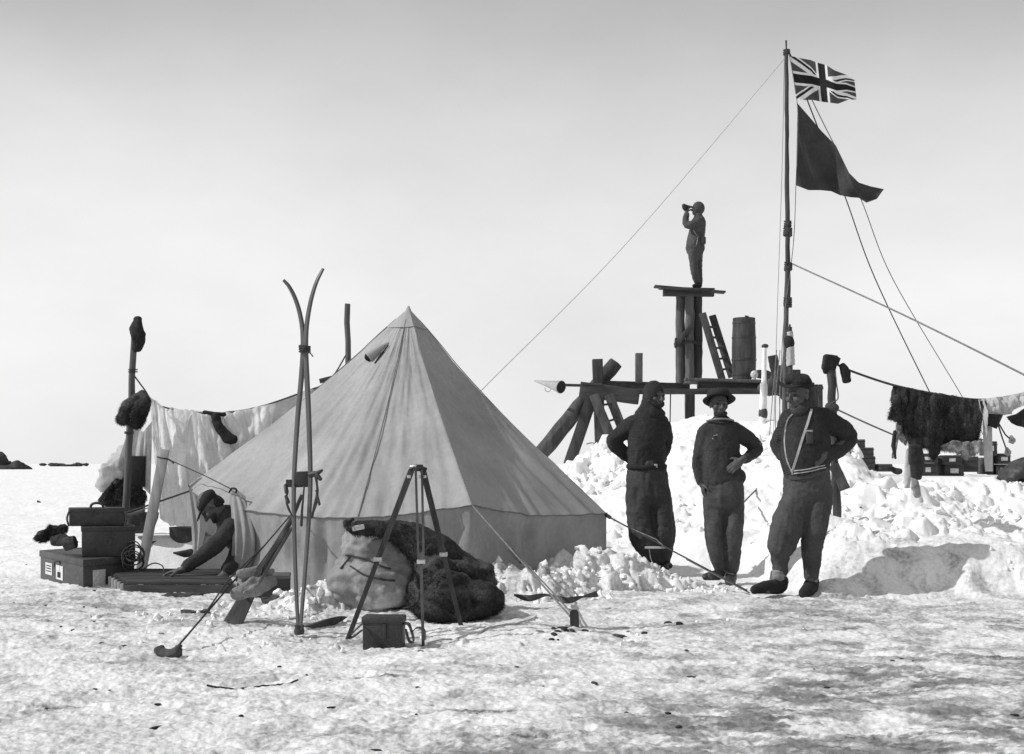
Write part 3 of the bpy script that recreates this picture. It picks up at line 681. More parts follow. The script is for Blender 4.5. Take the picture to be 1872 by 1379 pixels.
mb = MB(); pts = spl([P(556, 1146, 8.25), P(580, 1143, 8.35), P(605, 1137, 8.5), P(632, 1128, 8.7)], 14); sweep(mb, pts, (0, -.3, .95), [.006, .012, .02, .03, .036, .042, .046, .05, .052, .05, .048, .046, .04, .026, .006], .02); o = build('half_buried_plank', mb, M('wood_dark_x'), None); tag(o, 'dark tapered plank half buried in snow just right of the skis', 'plank')
for o_, (a, b, w_) in zip(range(2), [((330, 1118, 8.9), (384, 1111, 9.0), .03), ((478, 1094, 9.6), (505, 1104, 9.4), .05)]):
    mb = MB(); pts = spl([P(*a), P((a[0]+b[0])/2, (a[1]+b[1])/2+1, a[2]), P(*b)], 10)
    for i, p in enumerate(pts): p.z = ground(p.x, p.y)+.012
    sweep(mb, pts, (0, 1, 0), [.01+.1*math.sin(math.pi*i/10) for i in range(11)], w_)
    o = build('wood_splinter', mb, M('wood_dark_x'), None, disp=[(.01, (20, 20, 20))]); tag(o, ['thin lens shaped splinter lying on bare snow left of the paddle', 'crumpled dark scrap on the snow between the paddle and the skis'][o_], 'scrap')
# ---------------------------------------------------------------- camera tripod and its case
TH = P(765, 852, 8.0)
t = thing('tripod', 'wooden camera tripod standing before the sack with nothing on its head', 'tripod', (TH.x, TH.y, 0))
mb = MB(); mb.lathe(TH+Vector((0, 0, -.035)), [(0, 0), (.035, 0), (.04, .01), (.04, .03), (.03, .034), (.03, .044), (0, .044)], 20); mb.cap([TH+Vector((-.05, 0, -.02)), TH+Vector((.045, 0, -.02))], .012, 8); build('head', mb, M('leather'), t)
mb = MB(); mb.cap([TH+Vector((-.048, -.02, -.005)), TH+Vector((-.015, -.03, .002))], .009, 8); build('clamp', mb, M('brass'), t)
for foot, off, wd in (((632, 1158), (-.045, -.01, -.03), .034), ((845, 1140), (.03, .0, -.03), .040), ((774, 1172), (.005, -.035, -.03), .03)):
    Yf = {632: 7.98, 845: 8.45, 774: 7.66}[foot[0]]
    ft = P(*foot, Yf); ft.z = ground(ft.x, ft.y)-.04; a = TH+Vector(off); ax = (ft-a).normalized(); sd = ax.cross(Vector((0, 1, 0))).normalized() if foot[0] != 774 else Vector((1, 0, 0))
    mb = MB(); k = a.lerp(ft, .5)
    sp = 0.02 if foot[0] == 774 else .010
    for q in (-1, 1): mb.beam(a+sd*sp*q, k+sd*sp*.8*q, .014 if foot[0] == 774 else .019, .022, up=sd)
    lg = build('leg', mb, M('wood_dark'), t)
    mb = MB(); mb.beam(a.lerp(ft, .46), ft, .018 if foot[0] == 774 else .03, .02, up=sd); build('lower_section', mb, M('wood_dark'), lg)
    mb = MB(); mb.box(a.lerp(ft, .51), (.052, .04, .028)); build('fitting', mb, M('brass'), lg, mods=BEV(.003))
    mb = MB(); mb.box(a.lerp(ft, .035), (.026, .03, .022)); build('fitting', mb, M('brass'), lg, mods=BEV(.003))
c = P(700, 1180, 7.5); cz = ground(c.x, c.y)
t = thing('camera_case', 'square black leather case with a shoulder strap standing at the foot of the tripod', 'case', (c.x, c.y, cz))
M3 = Matrix.Rotation(R(-4), 3, 'Z')
mb = MB(); mb.box((c.x, c.y+.07, cz+.085), (.245, .13, .2), M3); solid('body', mb, M('leather'), t, bev=.012)
mb = MB(); mb.box((c.x, c.y+.07, cz+.17), (.257, .142, .045), M3); solid('lid', mb, M('leather'), t, bev=.01)
mb = MB(); mb.box((c.x+.01, c.y-.005, cz+.10), (.02, .012, .10), M3); solid('buckle', mb, M('iron'), t, bev=.002)
mb = MB(); sweep(mb, spl([P(663, 1140, 7.5), P(650, 1152, 7.46), P(638, 1166, 7.42), P(646, 1164, 7.42), P(662, 1152, 7.46)], 20), (.2, .9, .3), .026, .006)
build('strap', mb, M('leather'), t); mb = MB(); sweep(mb, spl([P(738, 1140, 7.52), P(748, 1143, 7.46), P(756, 1170, 7.44), P(748, 1172, 7.42), P(741, 1150, 7.46)], 20), (.2, .9, .3), .026, .006)
build('strap', mb, M('leather'), t); mb = MB(); sweep(mb, spl([P(752, 1158, 7.46), P(762, 1148, 7.44), P(775, 1152, 7.42), P(777, 1170, 7.42)], 16), (.3, .9, .3), .02, .006); build('strap', mb, M('leather'), t)
# ---------------------------------------------------------------- sack, sleeping bags, coat
def lump(name, parts, mat, label, cat, vox=.02, sm=6, disp=None, group=None, parent=None):
    mb = MB()
    for c_, r_, *rt in parts: mb.ell(c_, r_, rt[0] if rt else None, 22, 14)
    o = build(name, mb, M(mat), parent, vox=vox, sm=sm, disp=disp or [(.05, (3.2, 3.2, 3.2)), (.018, (12, 12, 12))])
    if label: tag(o, label, cat, group)
    return o
t = thing('canvas_sack', 'big bulging grey canvas sack with pale worn patches and cord ties', 'sack', tuple(P(690, 1112, 9.2)))
mb = MB()
for c_, r_ in ((P(702, 1055, 9.3), (.30, .27, .24)), (P(650, 1060, 9.35), (.20, .22, .20)), (P(690, 1000, 9.3), (.25, .22, .18)), (P(664, 1000, 9.3), (.16, .18, .17)), (P(700, 1090, 9.3), (.25, .24, .12)), (P(735, 1040, 9.3), (.17, .2, .2))): mb.ell(c_, r_)
bag = build('bag', mb, M('sack'), t, vox=.016, sm=8, disp=[(.03, (3, 3, 3)), (.028, (2.5, 5, 9), 1), (.016, (5, 8, 16), 1), (.005, (30, 30, 40))])
for k, ln in enumerate([[(632, 1015), (665, 1022), (700, 1036), (715, 1040)], [(640, 1035), (668, 1052), (700, 1060), (722, 1062)], [(622, 1040), (634, 1026), (640, 1018)]]):
    mb = MB(); mb.tube(surf(bag, ln, 30), .007, 6); build('tie', mb, M('rope_dark'), t)
cn = [((632, 965), (640, 958), (655, 960), (680, 968), (712, 962), (740, 968), (790, 985), (835, 1003)), ((632, 975), (650, 985), (672, 985), (700, 978), (725, 995), (758, 1020), (785, 1050), (830, 1070))]
mb = MB()
tp = spl([P(626, 962, 9.05), P(650, 966, 9.02), P(690, 966, 9.05), P(730, 975, 9.1), P(770, 995, 9.1), P(810, 1025, 9.1), P(830, 1060, 9.1)], 30)
rd = np.interp(np.linspace(0, 1, 31), [0, .15, .35, .55, .75, 1], [.012, .055, .06, .10, .16, .17])
mb.cap(tp, [(r, r*.9) for r in rd], 18)
o = build('fur_coat', mb, M('fur_dark'), None, vox=.016, sm=5, disp=[(.02, (4, 4, 4)), (.012, (4, 7, 12)), (.010, (40, 40, 40))]); tag(o, 'dark fur garment thrown over the top of the canvas sack', 'fur'); fur(o, 9000, .03, seed=2)
s_b = lump('sleeping_bag', [(P(800, 1045, 9.1), (.17, .25, .18), Matrix.Rotation(R(25), 3, 'Y')), (P(845, 1035, 9.15), (.20, .22, .11), Matrix.Rotation(R(18), 3, 'Y')), (P(872, 1052, 9.15), (.15, .16, .10), Matrix.Rotation(R(30), 3, 'Y')), (P(775, 1085, 9.1), (.10, .2, .18)), (P(890, 1040, 9.1), (.05, .1, .05)), (P(820, 1008, 9.15), (.10, .15, .05), Matrix.Rotation(R(20), 3, 'Y'))], 'fur_mid', 'brownish fur sleeping bag bundled behind the right tripod leg', 'sleeping bag', vox=.014, sm=3, disp=[(.03, (5, 5, 5)), (.040, (4, 6, 7), 1), (.006, (45, 45, 45))])
fur(s_b, 12000, .03, seed=4)
s_b = lump('sleeping_bag', [(P(835, 1088, 8.75), (.24, .26, .13), Matrix.Rotation(R(8), 3, 'Y')), (P(880, 1092, 8.75), (.17, .22, .11), Matrix.Rotation(R(22), 3, 'Y')), (P(805, 1112, 8.75), (.19, .22, .10)), (P(862, 1112, 8.7), (.20, .2, .09), Matrix.Rotation(R(-12), 3, 'Y')), (P(788, 1075, 8.8), (.07, .12, .15)), (P(830, 1062, 8.75), (.16, .15, .05), Matrix.Rotation(R(10), 3, 'Y'))], 'fur_dark', 'black fur sleeping bag lying on the snow at the bottom of the heap', 'sleeping bag', vox=.014, sm=3, disp=[(.03, (4, 4, 6)), (.036, (3, 5, 8), 1), (.006, (45, 45, 45))])
fur(s_b, 12000, .028, seed=5)
lump('fur_mitten', [(P(634, 957, 8.85), (.03, .04, .025)), (P(644, 950, 8.85), (.024, .03, .018))], 'fur_dark', 'small dark rolled mitten on the upper left of the canvas sack', 'mitten', vox=.008, disp=[(.012, (20, 20, 20))])
mb = MB(); mb.box(P(655, 965, 8.9), (.085, .05, .035), Matrix.Rotation(R(-12), 3, 'Y')); o = solid('paper_packet', mb, M('paper'), None, bev=.006); tag(o, 'small white paper packet lying on top of the sack', 'packet')
# strap and cord lying on the snow
def lay(pts, dz=.012):
    q = spl([P(*p) for p in pts], 40)
    for p in q: p.z = ground(p.x, p.y)+dz
    return q
mb = MB(); sweep(mb, spl([P(940, 1088, 9.35), P(968, 1094, 9.3), P(1000, 1088, 9.32), P(1035, 1098, 9.25), P(1062, 1092, 9.3), P(1092, 1086, 9.35)], 40), (0, .5, .86), [.012+.035*abs(math.sin(i*.19)) for i in range(41)], .012); o = build('leather_strap', mb, M('leather'), None); tag(o, 'dark wavy strap lying along the foot of the heaped snow right of the sleeping bags', 'strap')
mb = MB(); mb.tube(lay([(780, 1172, 7.7), (850, 1160, 7.95), (905, 1150, 8.2), (960, 1143, 8.4), (980, 1128, 8.7)], .008), .006, 5); o = build('loose_cord', mb, M('rope_pale'), None); tag(o, 'pale loose cord trailing over the snow between tripod and front peg', 'cord')
# ---------------------------------------------------------------- boxes at the left
A = P(152, 1079, 10.7); B = Vector((-4.52, 11.85, 0)); C_ = Vector((-3.42, 11.2, 0)); gz = min(ground(A.x, A.y), ground(B.x, B.y))-.02
A.z = B.z = C_.z = gz; D = B+C_-A
t = thing('storage_trunk', 'long dark wooden trunk with paper stickers at the bottom of the box stack', 'trunk', tuple(A))
mb = MB(); prism(mb, [A, C_, D, B], .27); solid('body', mb, M('trunk_side'), t, bev=.006)
cc = (A+D)/2
mb = MB(); prism(mb, [cc+(p-cc)*1.03+Vector((0, 0, .23)) for p in (A, C_, D, B)], .06); solid('lid', mb, M('trunk_side'), t, bev=.006)
ab = (B-A); nab = Vector((ab.y, -ab.x, 0)).normalized(); nab = nab if nab.dot(Vector((-1, -1, 0))) > 0 else -nab
ac = (C_-A); nac = Vector((ac.y, -ac.x, 0)).normalized(); nac = nac if nac.dot(Vector((1, -1, 0))) > 0 else -nac
def label_on(o0, d, nn, u0, u1, z0, z1, mat, name, par, off=.003):
    mb = MB(); a = o0+d*u0+nn*off; b = o0+d*u1+nn*off
    mb.add([a+Vector((0, 0, z0)), b+Vector((0, 0, z0)), b+Vector((0, 0, z1)), a+Vector((0, 0, z1))], [(0, 1, 2, 3)]); return build(name, mb, M(mat), par, mods=[('SOLIDIFY', dict(thickness=.002))])
label_on(A, ab, nab, .70, .86, .08, .19, 'paper', 'paper_label', t); label_on(A, ab, nab, .44, .60, .06, .19, 'paper', 'paper_label', t)
label_on(A, ab, nab, .49, .56, .08, .13, 'black', 'label_mark', t, .0065)
for z_ in (.16, .135, .11): label_on(A, ab, nab, .72, .83, z_, z_+.008, 'black', 'label_mark', t, .0065)
label_on(A, ac, nac, .18, .42, .03, .19, 'paper', 'paper_label', t)
mb = MB(); q = A+ab*.52+nab*.02; mb.tube(spl([q+Vector((-.03, 0, .175)), q+Vector((-.02, -.01, .225)), q+Vector((.02, -.01, .225)), q+Vector((.03, 0, .175))], 12), .007, 6); build('handle', mb, M('leather'), t)
TZ = gz+.292
A2 = Vector((-3.80, 10.92, TZ)); e1 = Vector((.43, .14, 0)); e2 = Vector((-.12, .34, 0))
t = thing('tin_case', 'dark metal box with a faint round emblem, second in the box stack', 'box', tuple(A2))
mb = MB(); prism(mb, [A2, A2+e1, A2+e1+e2, A2+e2], .26); solid('body', mb, M('tin_box'), t, bev=.008)
c2 = A2+(e1+e2)/2; mb = MB(); prism(mb, [c2+(p-c2)*1.03+Vector((0, 0, .225)) for p in (A2, A2+e1, A2+e1+e2, A2+e2)], .045); solid('lid', mb, M('tin_box'), t, bev=.008)
n2 = Vector((e1.y, -e1.x, 0)).normalized(); em = A2+e1*.48+n2*.004+Vector((0, 0, .14))
rotm = Matrix((e1.normalized(), n2*-1, (0, 0, 1))).transposed()
mb = MB(); 
for r_ in (.018, .03): mb.tube([em+rotm@Vector((r_*math.cos(a), 0, r_*math.sin(a))) for a in np.linspace(0, 6.283, 21)], .003, 5)
for k in range(5): mb.tube([em+rotm@Vector(((k-2)*.009, 0, .03)), em+rotm@Vector(((k-2)*.011, 0, .045))], .003, 5)
build('emblem', mb, M('crate'), t)
mb = MB(); q = A2+e2*.4+Vector((-.04, -.03, .1)); mb.tube(spl([q+Vector((.0, -.05, .06)), q+Vector((-.05, -.06, .07)), q+Vector((-.07, 0, .0)), q+Vector((0, .05, .03))], 16), .009, 6); build('handle', mb, M('leather'), t)
A3 = A2+Vector((-.13, .06, .272)); f1 = Vector((.46, .12, 0)); f2 = Vector((-.10, .26, 0))
t = thing('hand_case', 'dark leather hand case with rounded lid and top handle crowning the box stack', 'case', tuple(A3))
mb = MB(); prism(mb, [A3, A3+f1, A3+f1+f2, A3+f2], .15); solid('body', mb, M('leather'), t, bev=.008)
c3 = A3+(f1+f2)/2; mb = MB(); prism(mb, [c3+(p-c3)*1.02+Vector((0, 0, .11)) for p in (A3, A3+f1, A3+f1+f2, A3+f2)], .05); solid('lid', mb, M('leather'), t, bev=.01)
mb = MB(); q = c3+Vector((0, 0, .16)); mb.tube(spl([q+Vector((-.06, 0, -.005)), q+Vector((-.045, 0, .03)), q+Vector((0, 0, .042)), q+Vector((.045, 0, .03)), q+Vector((.06, 0, -.005))], 14), .012, 8); build('handle', mb, M('leather'), t)
mb = MB(); 
for u in (.0, 1.0):
    mb = MB(); mb.tube(spl([A3+f1*u+Vector((0, -.015, .13)), A3+f1*u+Vector((-.015+.03*u, -.02, .07)), A3+f1*u+Vector((0, -.02, .0))], 10), .009, 6); build('strap', mb, M('leather'), t)
for k, (pts_, lb, mt) in enumerate([([(70, 982, 12.1), (92, 975, 12.1), (114, 968, 12.05)], 'shaggy dark fur roll lying behind the trunk, leftmost of the pile', 'fur_dark'), ([(101, 990, 11.25), (112, 986, 11.2), (126, 991, 11.1)], 'small dark pouch on the trunk beside the metal box', 'felt')]):
    mb = MB(); mb.cap([P(*p) for p in pts_], [(.05, .05), (.06, .06), (.05, .05)] if k == 0 else [(.04, .04), (.045, .05), (.035, .04)]); o = build('fur_roll' if k == 0 else 'pouch', mb, M(mt), None, vox=.012, sm=3, disp=[(.03, (12, 12, 12)), (.012, (30, 30, 30))]); tag(o, lb, 'fur roll' if k == 0 else 'pouch')
    if k == 0: fur(o, 4000, .03, seed=6)
c = P(128, 993, 11.0); mb = MB(); mb.lathe(c, [(0, -.05), (.06, -.05), (.062, 0), (.055, .05), (.0, .055)], 18, Matrix.Rotation(R(75), 3, 'Y')); o = build('canteen', mb, M('fur_mid'), None); tag(o, 'small round felt covered canteen on the trunk, left of the metal box', 'canteen')
# coil of cord by the trunk
mb = MB()
for k in range(9):
    c = P(246+random.uniform(-4, 4), 1018+random.uniform(-12, 12), 11.0+random.uniform(-.1, .1)); rr = random.uniform(.04, .09); ph = random.random()*6
    mb.tube([c+Vector((rr*math.cos(a), rr*.6*math.sin(a+ph), rr*1.0*math.sin(a))) for a in np.linspace(0, 6.283, 20)], .006, 5)
o = build('rope_coil', mb, M('rope_dark'), None); tag(o, 'tangled coil of dark cord hanging between the boxes and the pale plank', 'rope coil')
rope('loose_cord', [tuple(P(262, 1040, 10.9)+Vector((0, 0, 0))), P(280, 1030, 10.9), P(296, 1034, 10.85), P(300, 1046, 10.7)], .006, 'curled end of dark cord beside the kneeling man hand', 'rope_dark', 'cord')
# slatted grating on the snow
t = thing('slatted_grating', 'dark slatted wooden grating lying on the snow before the kneeling man', 'grating', tuple(P(300, 1085, 10.4)))
for k in range(9):
    v = k/8; a = P(228, 1062, 10.15).lerp(P(192, 1046, 11.3), v); b = P(425, 1066, 10.15).lerp(P(405, 1046, 11.3), v); a.z = b.z = .125
    mb = MB(); mb.beam(a, b, .028, .075, rough=.03); solid('slat', mb, M('wood_dark_x'), t)
for u in (.02, .36, .68, .98):
    a = P(228, 1070, 10.2).lerp(P(425, 1070, 10.2), u); b = P(192, 1060, 11.3).lerp(P(405, 1060, 11.3), u); a.z = b.z = .05
    mb = MB(); mb.beam(a, b, .115, .035, rough=.02); solid('crosspiece', mb, M('wood_dark'), t)
mb = MB(); a = P(228, 1070, 10.12); b = P(425, 1070, 10.12); a.z = b.z = .055; mb.beam(a, b, .105, .025, rough=.03); solid('side_board', mb, M('wood_dark_x'), t)
for k in range(6):
    v = k/7+.02; a = P(229, 1062, 10.13).lerp(P(192, 1046, 11.3), v); mb = MB(); mb.box((a.x-.02, a.y, .06), (.03, .035, .11)); solid('end_block', mb, M('wood_light'), t)
lump('canvas_bundle', [(P(330, 1092, 9.9), (.16, .14, .04)), (P(306, 1098, 9.85), (.05, .08, .035)), (P(352, 1088, 9.95), (.09, .1, .03))], 'wool', 'dark crumpled cloth on the snow at the front edge of the grating', 'cloth', vox=.012, disp=[(.04, (9, 9, 9))])
c = P(498, 1076, 9.95)
t = thing('flat_box', 'low dark wooden box with a paler top between the paddle and the skis', 'box', (c.x, c.y, 0))
mb = MB(); mb.box((c.x-.06, c.y+.1, .1), (.36, .3, .16), Matrix.Rotation(R(8), 3, 'Z')); solid('body', mb, M('wood_dark_x'), t, bev=.01)
mb = MB(); mb.box((c.x-.06, c.y+.1, .19), (.37, .31, .03), Matrix.Rotation(R(8), 3, 'Z')); solid('lid', mb, M('crate'), t, bev=.01)
# ---------------------------------------------------------------- clothes pole and washing line at the left
def log(name, a, b, r0, r1, mat, label=None, cat=None, parent=None, seg=14, n=14, rough=.006, group=None):
    a = Vector(a); b = Vector(b); mb = MB(); pts = [a.lerp(b, i/n)+Vector((random.uniform(-1, 1), random.uniform(-1, 1), 0))*rough for i in range(n+1)]
    mb.tube(pts, [r0+(r1-r0)*i/n for i in range(n+1)], seg); o = build(name, mb, M(mat), parent, disp=[(.012*max(r0, .04)/.06, (18, 18, 3))])
    if label: tag(o, label, cat, group)
    return o
PB = P(229, 940, 12.6); PB = PB+(PB-P(246, 585, 12.6))*.30; PB.z = min(PB.z, -.1)
t = thing('clothes_pole', 'tall wooden pole at the left holding the washing line, wrapped with cord', 'pole', (PB.x, PB.y, 0))
log('shaft', PB, P(246, 590, 12.6), .042, .030, 'wood_mid', parent=t)
for py_ in (676, 680, 790, 792): 
    c = P(243 if py_ < 700 else 236, py_, 12.6); mb = MB(); mb.tube([c+Vector((.042*math.cos(a), .042*math.sin(a), .004*math.sin(a))) for a in np.linspace(0, 6.283, 17)], .007, 6); build('cord_wrap', mb, M('rope_dark'), t)
def boot(name, pts, rad, mat, label, cat='sock', flat=.6, group=None, vox=.01, dsp=.02):
    mb = MB(); q = spl(pts, 14); rr = np.interp(np.linspace(0, len(rad)-1, 15), range(len(rad)), rad); mb.cap(q, [(r, r*flat) for r in rr], 16)
    o = build(name, mb, M(mat), None, vox=vox, sm=3, disp=[(dsp, (9, 9, 9))]); return tag(o, label, cat, group)
boot('felt_boot', [P(251, 583, 12.6), P(249, 600, 12.58), P(254, 618, 12.57), P(250, 638, 12.58)], [.045, .07, .075, .05], 'felt', 'felt boot pulled sole up over the top of the left pole', 'boot', .6)
f_b = boot('fur_mitten', [P(262, 725, 12.5), P(240, 742, 12.45), P(224, 768, 12.42)], [.07, .09, .06], 'fur_mid', 'big furry mitten tied to the left pole, lower of the two', 'mitten', .7, 'fur mittens on the pole', dsp=.03)
fur(f_b, 3500, .025, seed=10)
f_b = boot('fur_mitten', [P(268, 730, 12.4), P(256, 750, 12.36), P(250, 776, 12.38)], [.06, .085, .07], 'fur_dark', 'dark furry mitten tied to the left pole in front of the bigger one', 'mitten', .7, 'fur mittens on the pole', dsp=.03)
fur(f_b, 3500, .025, seed=11)
LY = 13.1
rope('washing_line', [P(246, 688, 12.6), P(266, 715, 12.85), P(283, 738, LY), P(335, 752, LY), P(400, 756, LY), P(470, 745, LY), P(540, 722, LY+.1), P(600, 697, LY+.1), P(638, 640, LY+.1)], .008, 'line of cord carrying the washing from the left pole to the pole behind the tent', 'rope_dark', 'clothes line', n=60)
log('distant_pole', P(641, 900, LY+.1)-Vector((0, 0, .8)), P(635, 556, LY+.1), .036, .030, 'wood_mid', 'bare upright pole rising behind the left slope of the tent', 'pole')
mb = MB(); mb.box(P(601, 693, LY+.05), (.2, .03, .05), Matrix.Rotation(R(-14), 3, 'Y')); mb.box(P(612, 697, LY+.02), (.09, .03, .05), Matrix.Rotation(R(-50), 3, 'Y')); o = build('wooden_bracket', mb, M('wood_dark_x'), None, mods=BEV(.004)); tag(o, 'small dark wooden piece tied by cord to the pole behind the tent', 'bracket')
g = 'washing hung on the left line'
def wash(name, tp, bt, Y, mat, lb, cat, seed, amp=.05, fr=(6, 1.2), nu=70, nv=50, Yb=None):
    o = cloth(name, tp, bt, Y, M(mat), None, nu, nv, amp, fr, .03, .006, seed, Yb, disp=[(.020, (5, 5, 2.5), 1), (.005, (15, 15, 9), 1)]); return tag(o, lb, cat, g)
wash('garment', [(275, 728), (284, 733), (300, 745)], [(292, 946), (312, 962), (340, 955)], LY-.1, 'linen', 'long narrow white garment hung nearest the left pole', 'garment', 1, .11, (2.6, 1.5))
wash('shirt', [(296, 744), (345, 750), (392, 756)], [(322, 962), (368, 966), (430, 935)], LY+.02, 'linen', 'wide white quilted garment in the middle of the left line', 'garment', 5, .20, (4, 1.6))
wash('garment', [(318, 748), (340, 752), (358, 754)], [(326, 800), (338, 812), (346, 760)], LY-.08, 'linen', 'short white sleeve flopping forward over the wide white garment', 'garment', 8, .02, (3, 1))
wash('sheet', [(386, 756), (450, 749), (508, 735), (546, 720), (606, 696)], [(425, 900), (480, 900), (540, 880), (580, 860), (625, 830)], LY+.12, 'linen_grey', 'wide pale sheet on the left line running behind the tent', 'sheet', 11, .18, (6, 1.3))
wash('garment', [(352, 754), (372, 757), (384, 757)], [(368, 884), (392, 892), (424, 858)], LY-.12, 'linen', 'white trouser shape hung just left of the dark sock', 'garment', 15, .12, (2.5, 1.4))
wash('garment', [(408, 757), (450, 750), (496, 738)], [(440, 846), (470, 832), (500, 812)], LY-.02, 'linen', 'short pale cloth hung just right of the dark sock', 'garment', 17, .13, (4, 1.4))
for k, (x, w_) in enumerate([(345, 26), (398, 24)]):
    mb = MB(); mb.cap(spl([P(x, 760, LY-.07), P(x+6+8*k, 840, LY-.09), P(x+4+10*k, 925, LY-.07)], 14), [(.045, .035)]*6+[(.06, .04)]*5+[(.035, .03)]*4); o = build('trouser_leg', mb, M('linen'), None, vox=.014, sm=3, disp=[(.06, (7, 7, 3))]); tag(o, ['left of the two white quilted legs hanging on the line', 'right of the two white quilted legs hanging on the line'][k], 'garment', g)
boot('sock', [P(394, 758, LY-.12), P(401, 780, LY-.14), P(416, 800, LY-.14), P(430, 804, LY-.14)], [.05, .055, .06, .04], 'felt', 'long dark sock hanging toe right in front of the white washing', 'sock', .5)
mb = MB(); mb.cap([P(374, 754, LY-.08), P(392, 757, LY-.1), P(410, 758, LY-.1)], .022); o = build('sock_end', mb, M('felt'), None); tag(o, 'dark knotted cloth laid over the line above the sock', 'cloth', g)
# heap under the pole
lump('canvas_bundle', [(P(208, 865, 13.0), (.16, .2, .14)), (P(195, 885, 13.0), (.10, .16, .10)), (P(225, 850, 13.1), (.16, .2, .2))], 'linen_grey', 'pale canvas bundle heaped behind the foot of the left pole', 'bundle', disp=[(.08, (5, 5, 5)), (.03, (14, 14, 14))])
cloth_o = cloth('canvas_sheet', [(238, 775), (262, 790), (278, 770)], [(212, 860), (250, 880), (275, 905)], 12.95, M('linen_grey'), None, 30, 30, .05, (4, 1), 0, .006, 31, 12.9); tag(cloth_o, 'grey canvas sheet gathered between the left pole and the white garment', 'sheet')
f_b = lump('fur_bundle', [(P(205, 900, 13.0), (.11, .15, .10)), (P(240, 905, 13.0), (.17, .2, .12)), (P(222, 880, 13.0), (.10, .15, .10))], 'fur_dark', 'dark fur bundle heaped just behind the stacked boxes', 'fur', disp=[(.09, (7, 7, 7)), (.04, (18, 18, 18))])
fur(f_b, 9000, .035, seed=9)
qa = P(196, 1030, 13.0); qb = P(252, 918, 13.0); mb = MB(); mb.box(((qa.x+qb.x)/2, 13.1, (.2+qb.z)/2), (qb.x-qa.x, .34, qb.z-.2)); o = solid('crate', mb, M('crate_dark'), None, bev=.01); tag(o, 'dark crate under the fur heap, mostly hidden behind the stacked boxes', 'crate')
mb = MB(); mb.box(P(253, 862, 12.9), (.16, .1, .32)); o = solid('tall_case', mb, M('felt'), None, bev=.01); tag(o, 'upright dark case standing just right of the left pole', 'case')
c = P(257, 972, 12.4); mb = MB(); mb.lathe(c, [(0, 0), (.10, 0), (.14, .05), (.17, .13), (.18, .19), (.165, .19), (.155, .12), (0, .03)], 28); o = build('cooking_pot', mb, M('tin_box'), None); tag(o, 'wide dark cooking pot standing between the boxes and the pale plank', 'pot')
c = P(338, 1000, 12.45); mb = MB(); mb.lathe(c, [(0, 0), (.09, 0), (.13, .05), (.15, .13), (.155, .2), (.14, .2), (0, .03)], 28); o = build('cooking_pot', mb, M('tin_box'), None); tag(o, 'dark pot on the snow below the white washing beside the tent wall', 'pot')
mb = MB()
for k in range(7): mb.beam(P(318+k*3, 1004+k, 12.0)+Vector((0, 0, -.04)), P(350+k*2, 998+k*1.6, 11.9)+Vector((0, 0, -.04)), .02, .02, rough=.2)
o = build('stick_bundle', mb, M('wood_dark_x'), None); tag(o, 'loose dark sticks on the snow at the left edge of the tent', 'sticks')
mb = MB(); mb.beam(P(268, 997, 12.3), P(299, 988, 12.4), .04, .04, rough=.1); o = solid('short_stick', mb, M('wood_dark_x'), None); tag(o, 'short dark stick on the snow just right of the pale plank', 'stick')
for k, (x, y, Y, rx, rz, lb) in enumerate([(15, 852, 240, 3.8, 2.1, 'dark rocky hump on the horizon at the far left edge'), (4, 835, 241, 1.2, .5, 'small dark stone perched above the rocky hump at the left edge'), (95, 848, 500, 4.6, 1.0, 'first low dark outcrop on the horizon right of the rocky hump'), (118, 850, 500, 5.7, .9, 'second low dark outcrop on the horizon right of the rocky hump'), (146, 848, 500, 3.2, 1.3, 'third low dark outcrop on the horizon, the highest of the small ones'), (200, 848, 500, 2.1, .9, 'last small dark outcrop on the horizon, nearest the left pole'), (70, 918, 34, .09, .14, 'small dark stone alone on the snow left of the boxes')]):
    c = P(x, y, Y); mb = MB(); rs2 = random.Random(k)
    for q in range(6 if k else 14): mb.ell((c.x+rx*rs2.uniform(-.7, .7), Y+rs2.uniform(-.4, .4)*rx, c.z-rz*.3+rs2.uniform(-.2, .1)*rz), (rx*rs2.uniform(.25, .5), rx*.4, rz*rs2.uniform(.35, .8)), None, 14, 9)
    if k == 0: mb.ell(P(-6, 846, 240), (2.4, 2, 2.1)); mb.ell((c.x+.5, 240, .1), (4.2, 3, 1.0))
    o = build('rock', mb, M('rock'), None, disp=[(.25*rz, (1.5/rz, 1.5/rz, 1.5/rz))], sharp=0); tag(o, lb, 'rock', 'rocks on the far horizon' if k < 6 else None)
# ---------------------------------------------------------------- trestle and lookout tower on the mound
def beam(name, a, b, wd, th, mat, parent, up=(0, -1, 0), rough=.02, n=12, bev=.006):
    mb = MB(); mb.beam(a, b, wd, th, up=up, n=n, rough=rough); return solid(name, mb, M(mat), parent, bev=bev)
Y0 = 23.0
t = thing('timber_trestle', 'heavy timber trestle of crossed logs at the left end of the scaffold', 'trestle', tuple(P(1092, 825, Y0)))
def Z0(x, y, Y, d=.25):
    p = P(x, y, Y); p.z = ground(p.x, p.y)-d; return p
beam('post', P(1092, 657, Y0), P(1098, 838, Y0), .17, .19, 'wood_dark', t)
log('diagonal_log', P(1126, 663, Y0+.3), P(970, 852, Y0+.3), .135, .155, 'wood_dark', parent=t)
beam('brace', P(1083, 725, Y0+.1), P(1040, 850, Y0+.1), .05, .22, 'wood_dark', t)
beam('head_block', P(1060, 712, Y0-.2), P(1168, 726, Y0-.2), .16, .28, 'wood_dark_x', t)
beam('boom', P(1028, 704, Y0-.1), P(1066, 705, Y0-.1), .05, .05, 'wood_dark_x', t, bev=.004)
beam('cap_board', P(1063, 702, Y0-.25), P(1100, 703, Y0-.25), .1, .04, 'wood_dark_x', t, bev=.004)
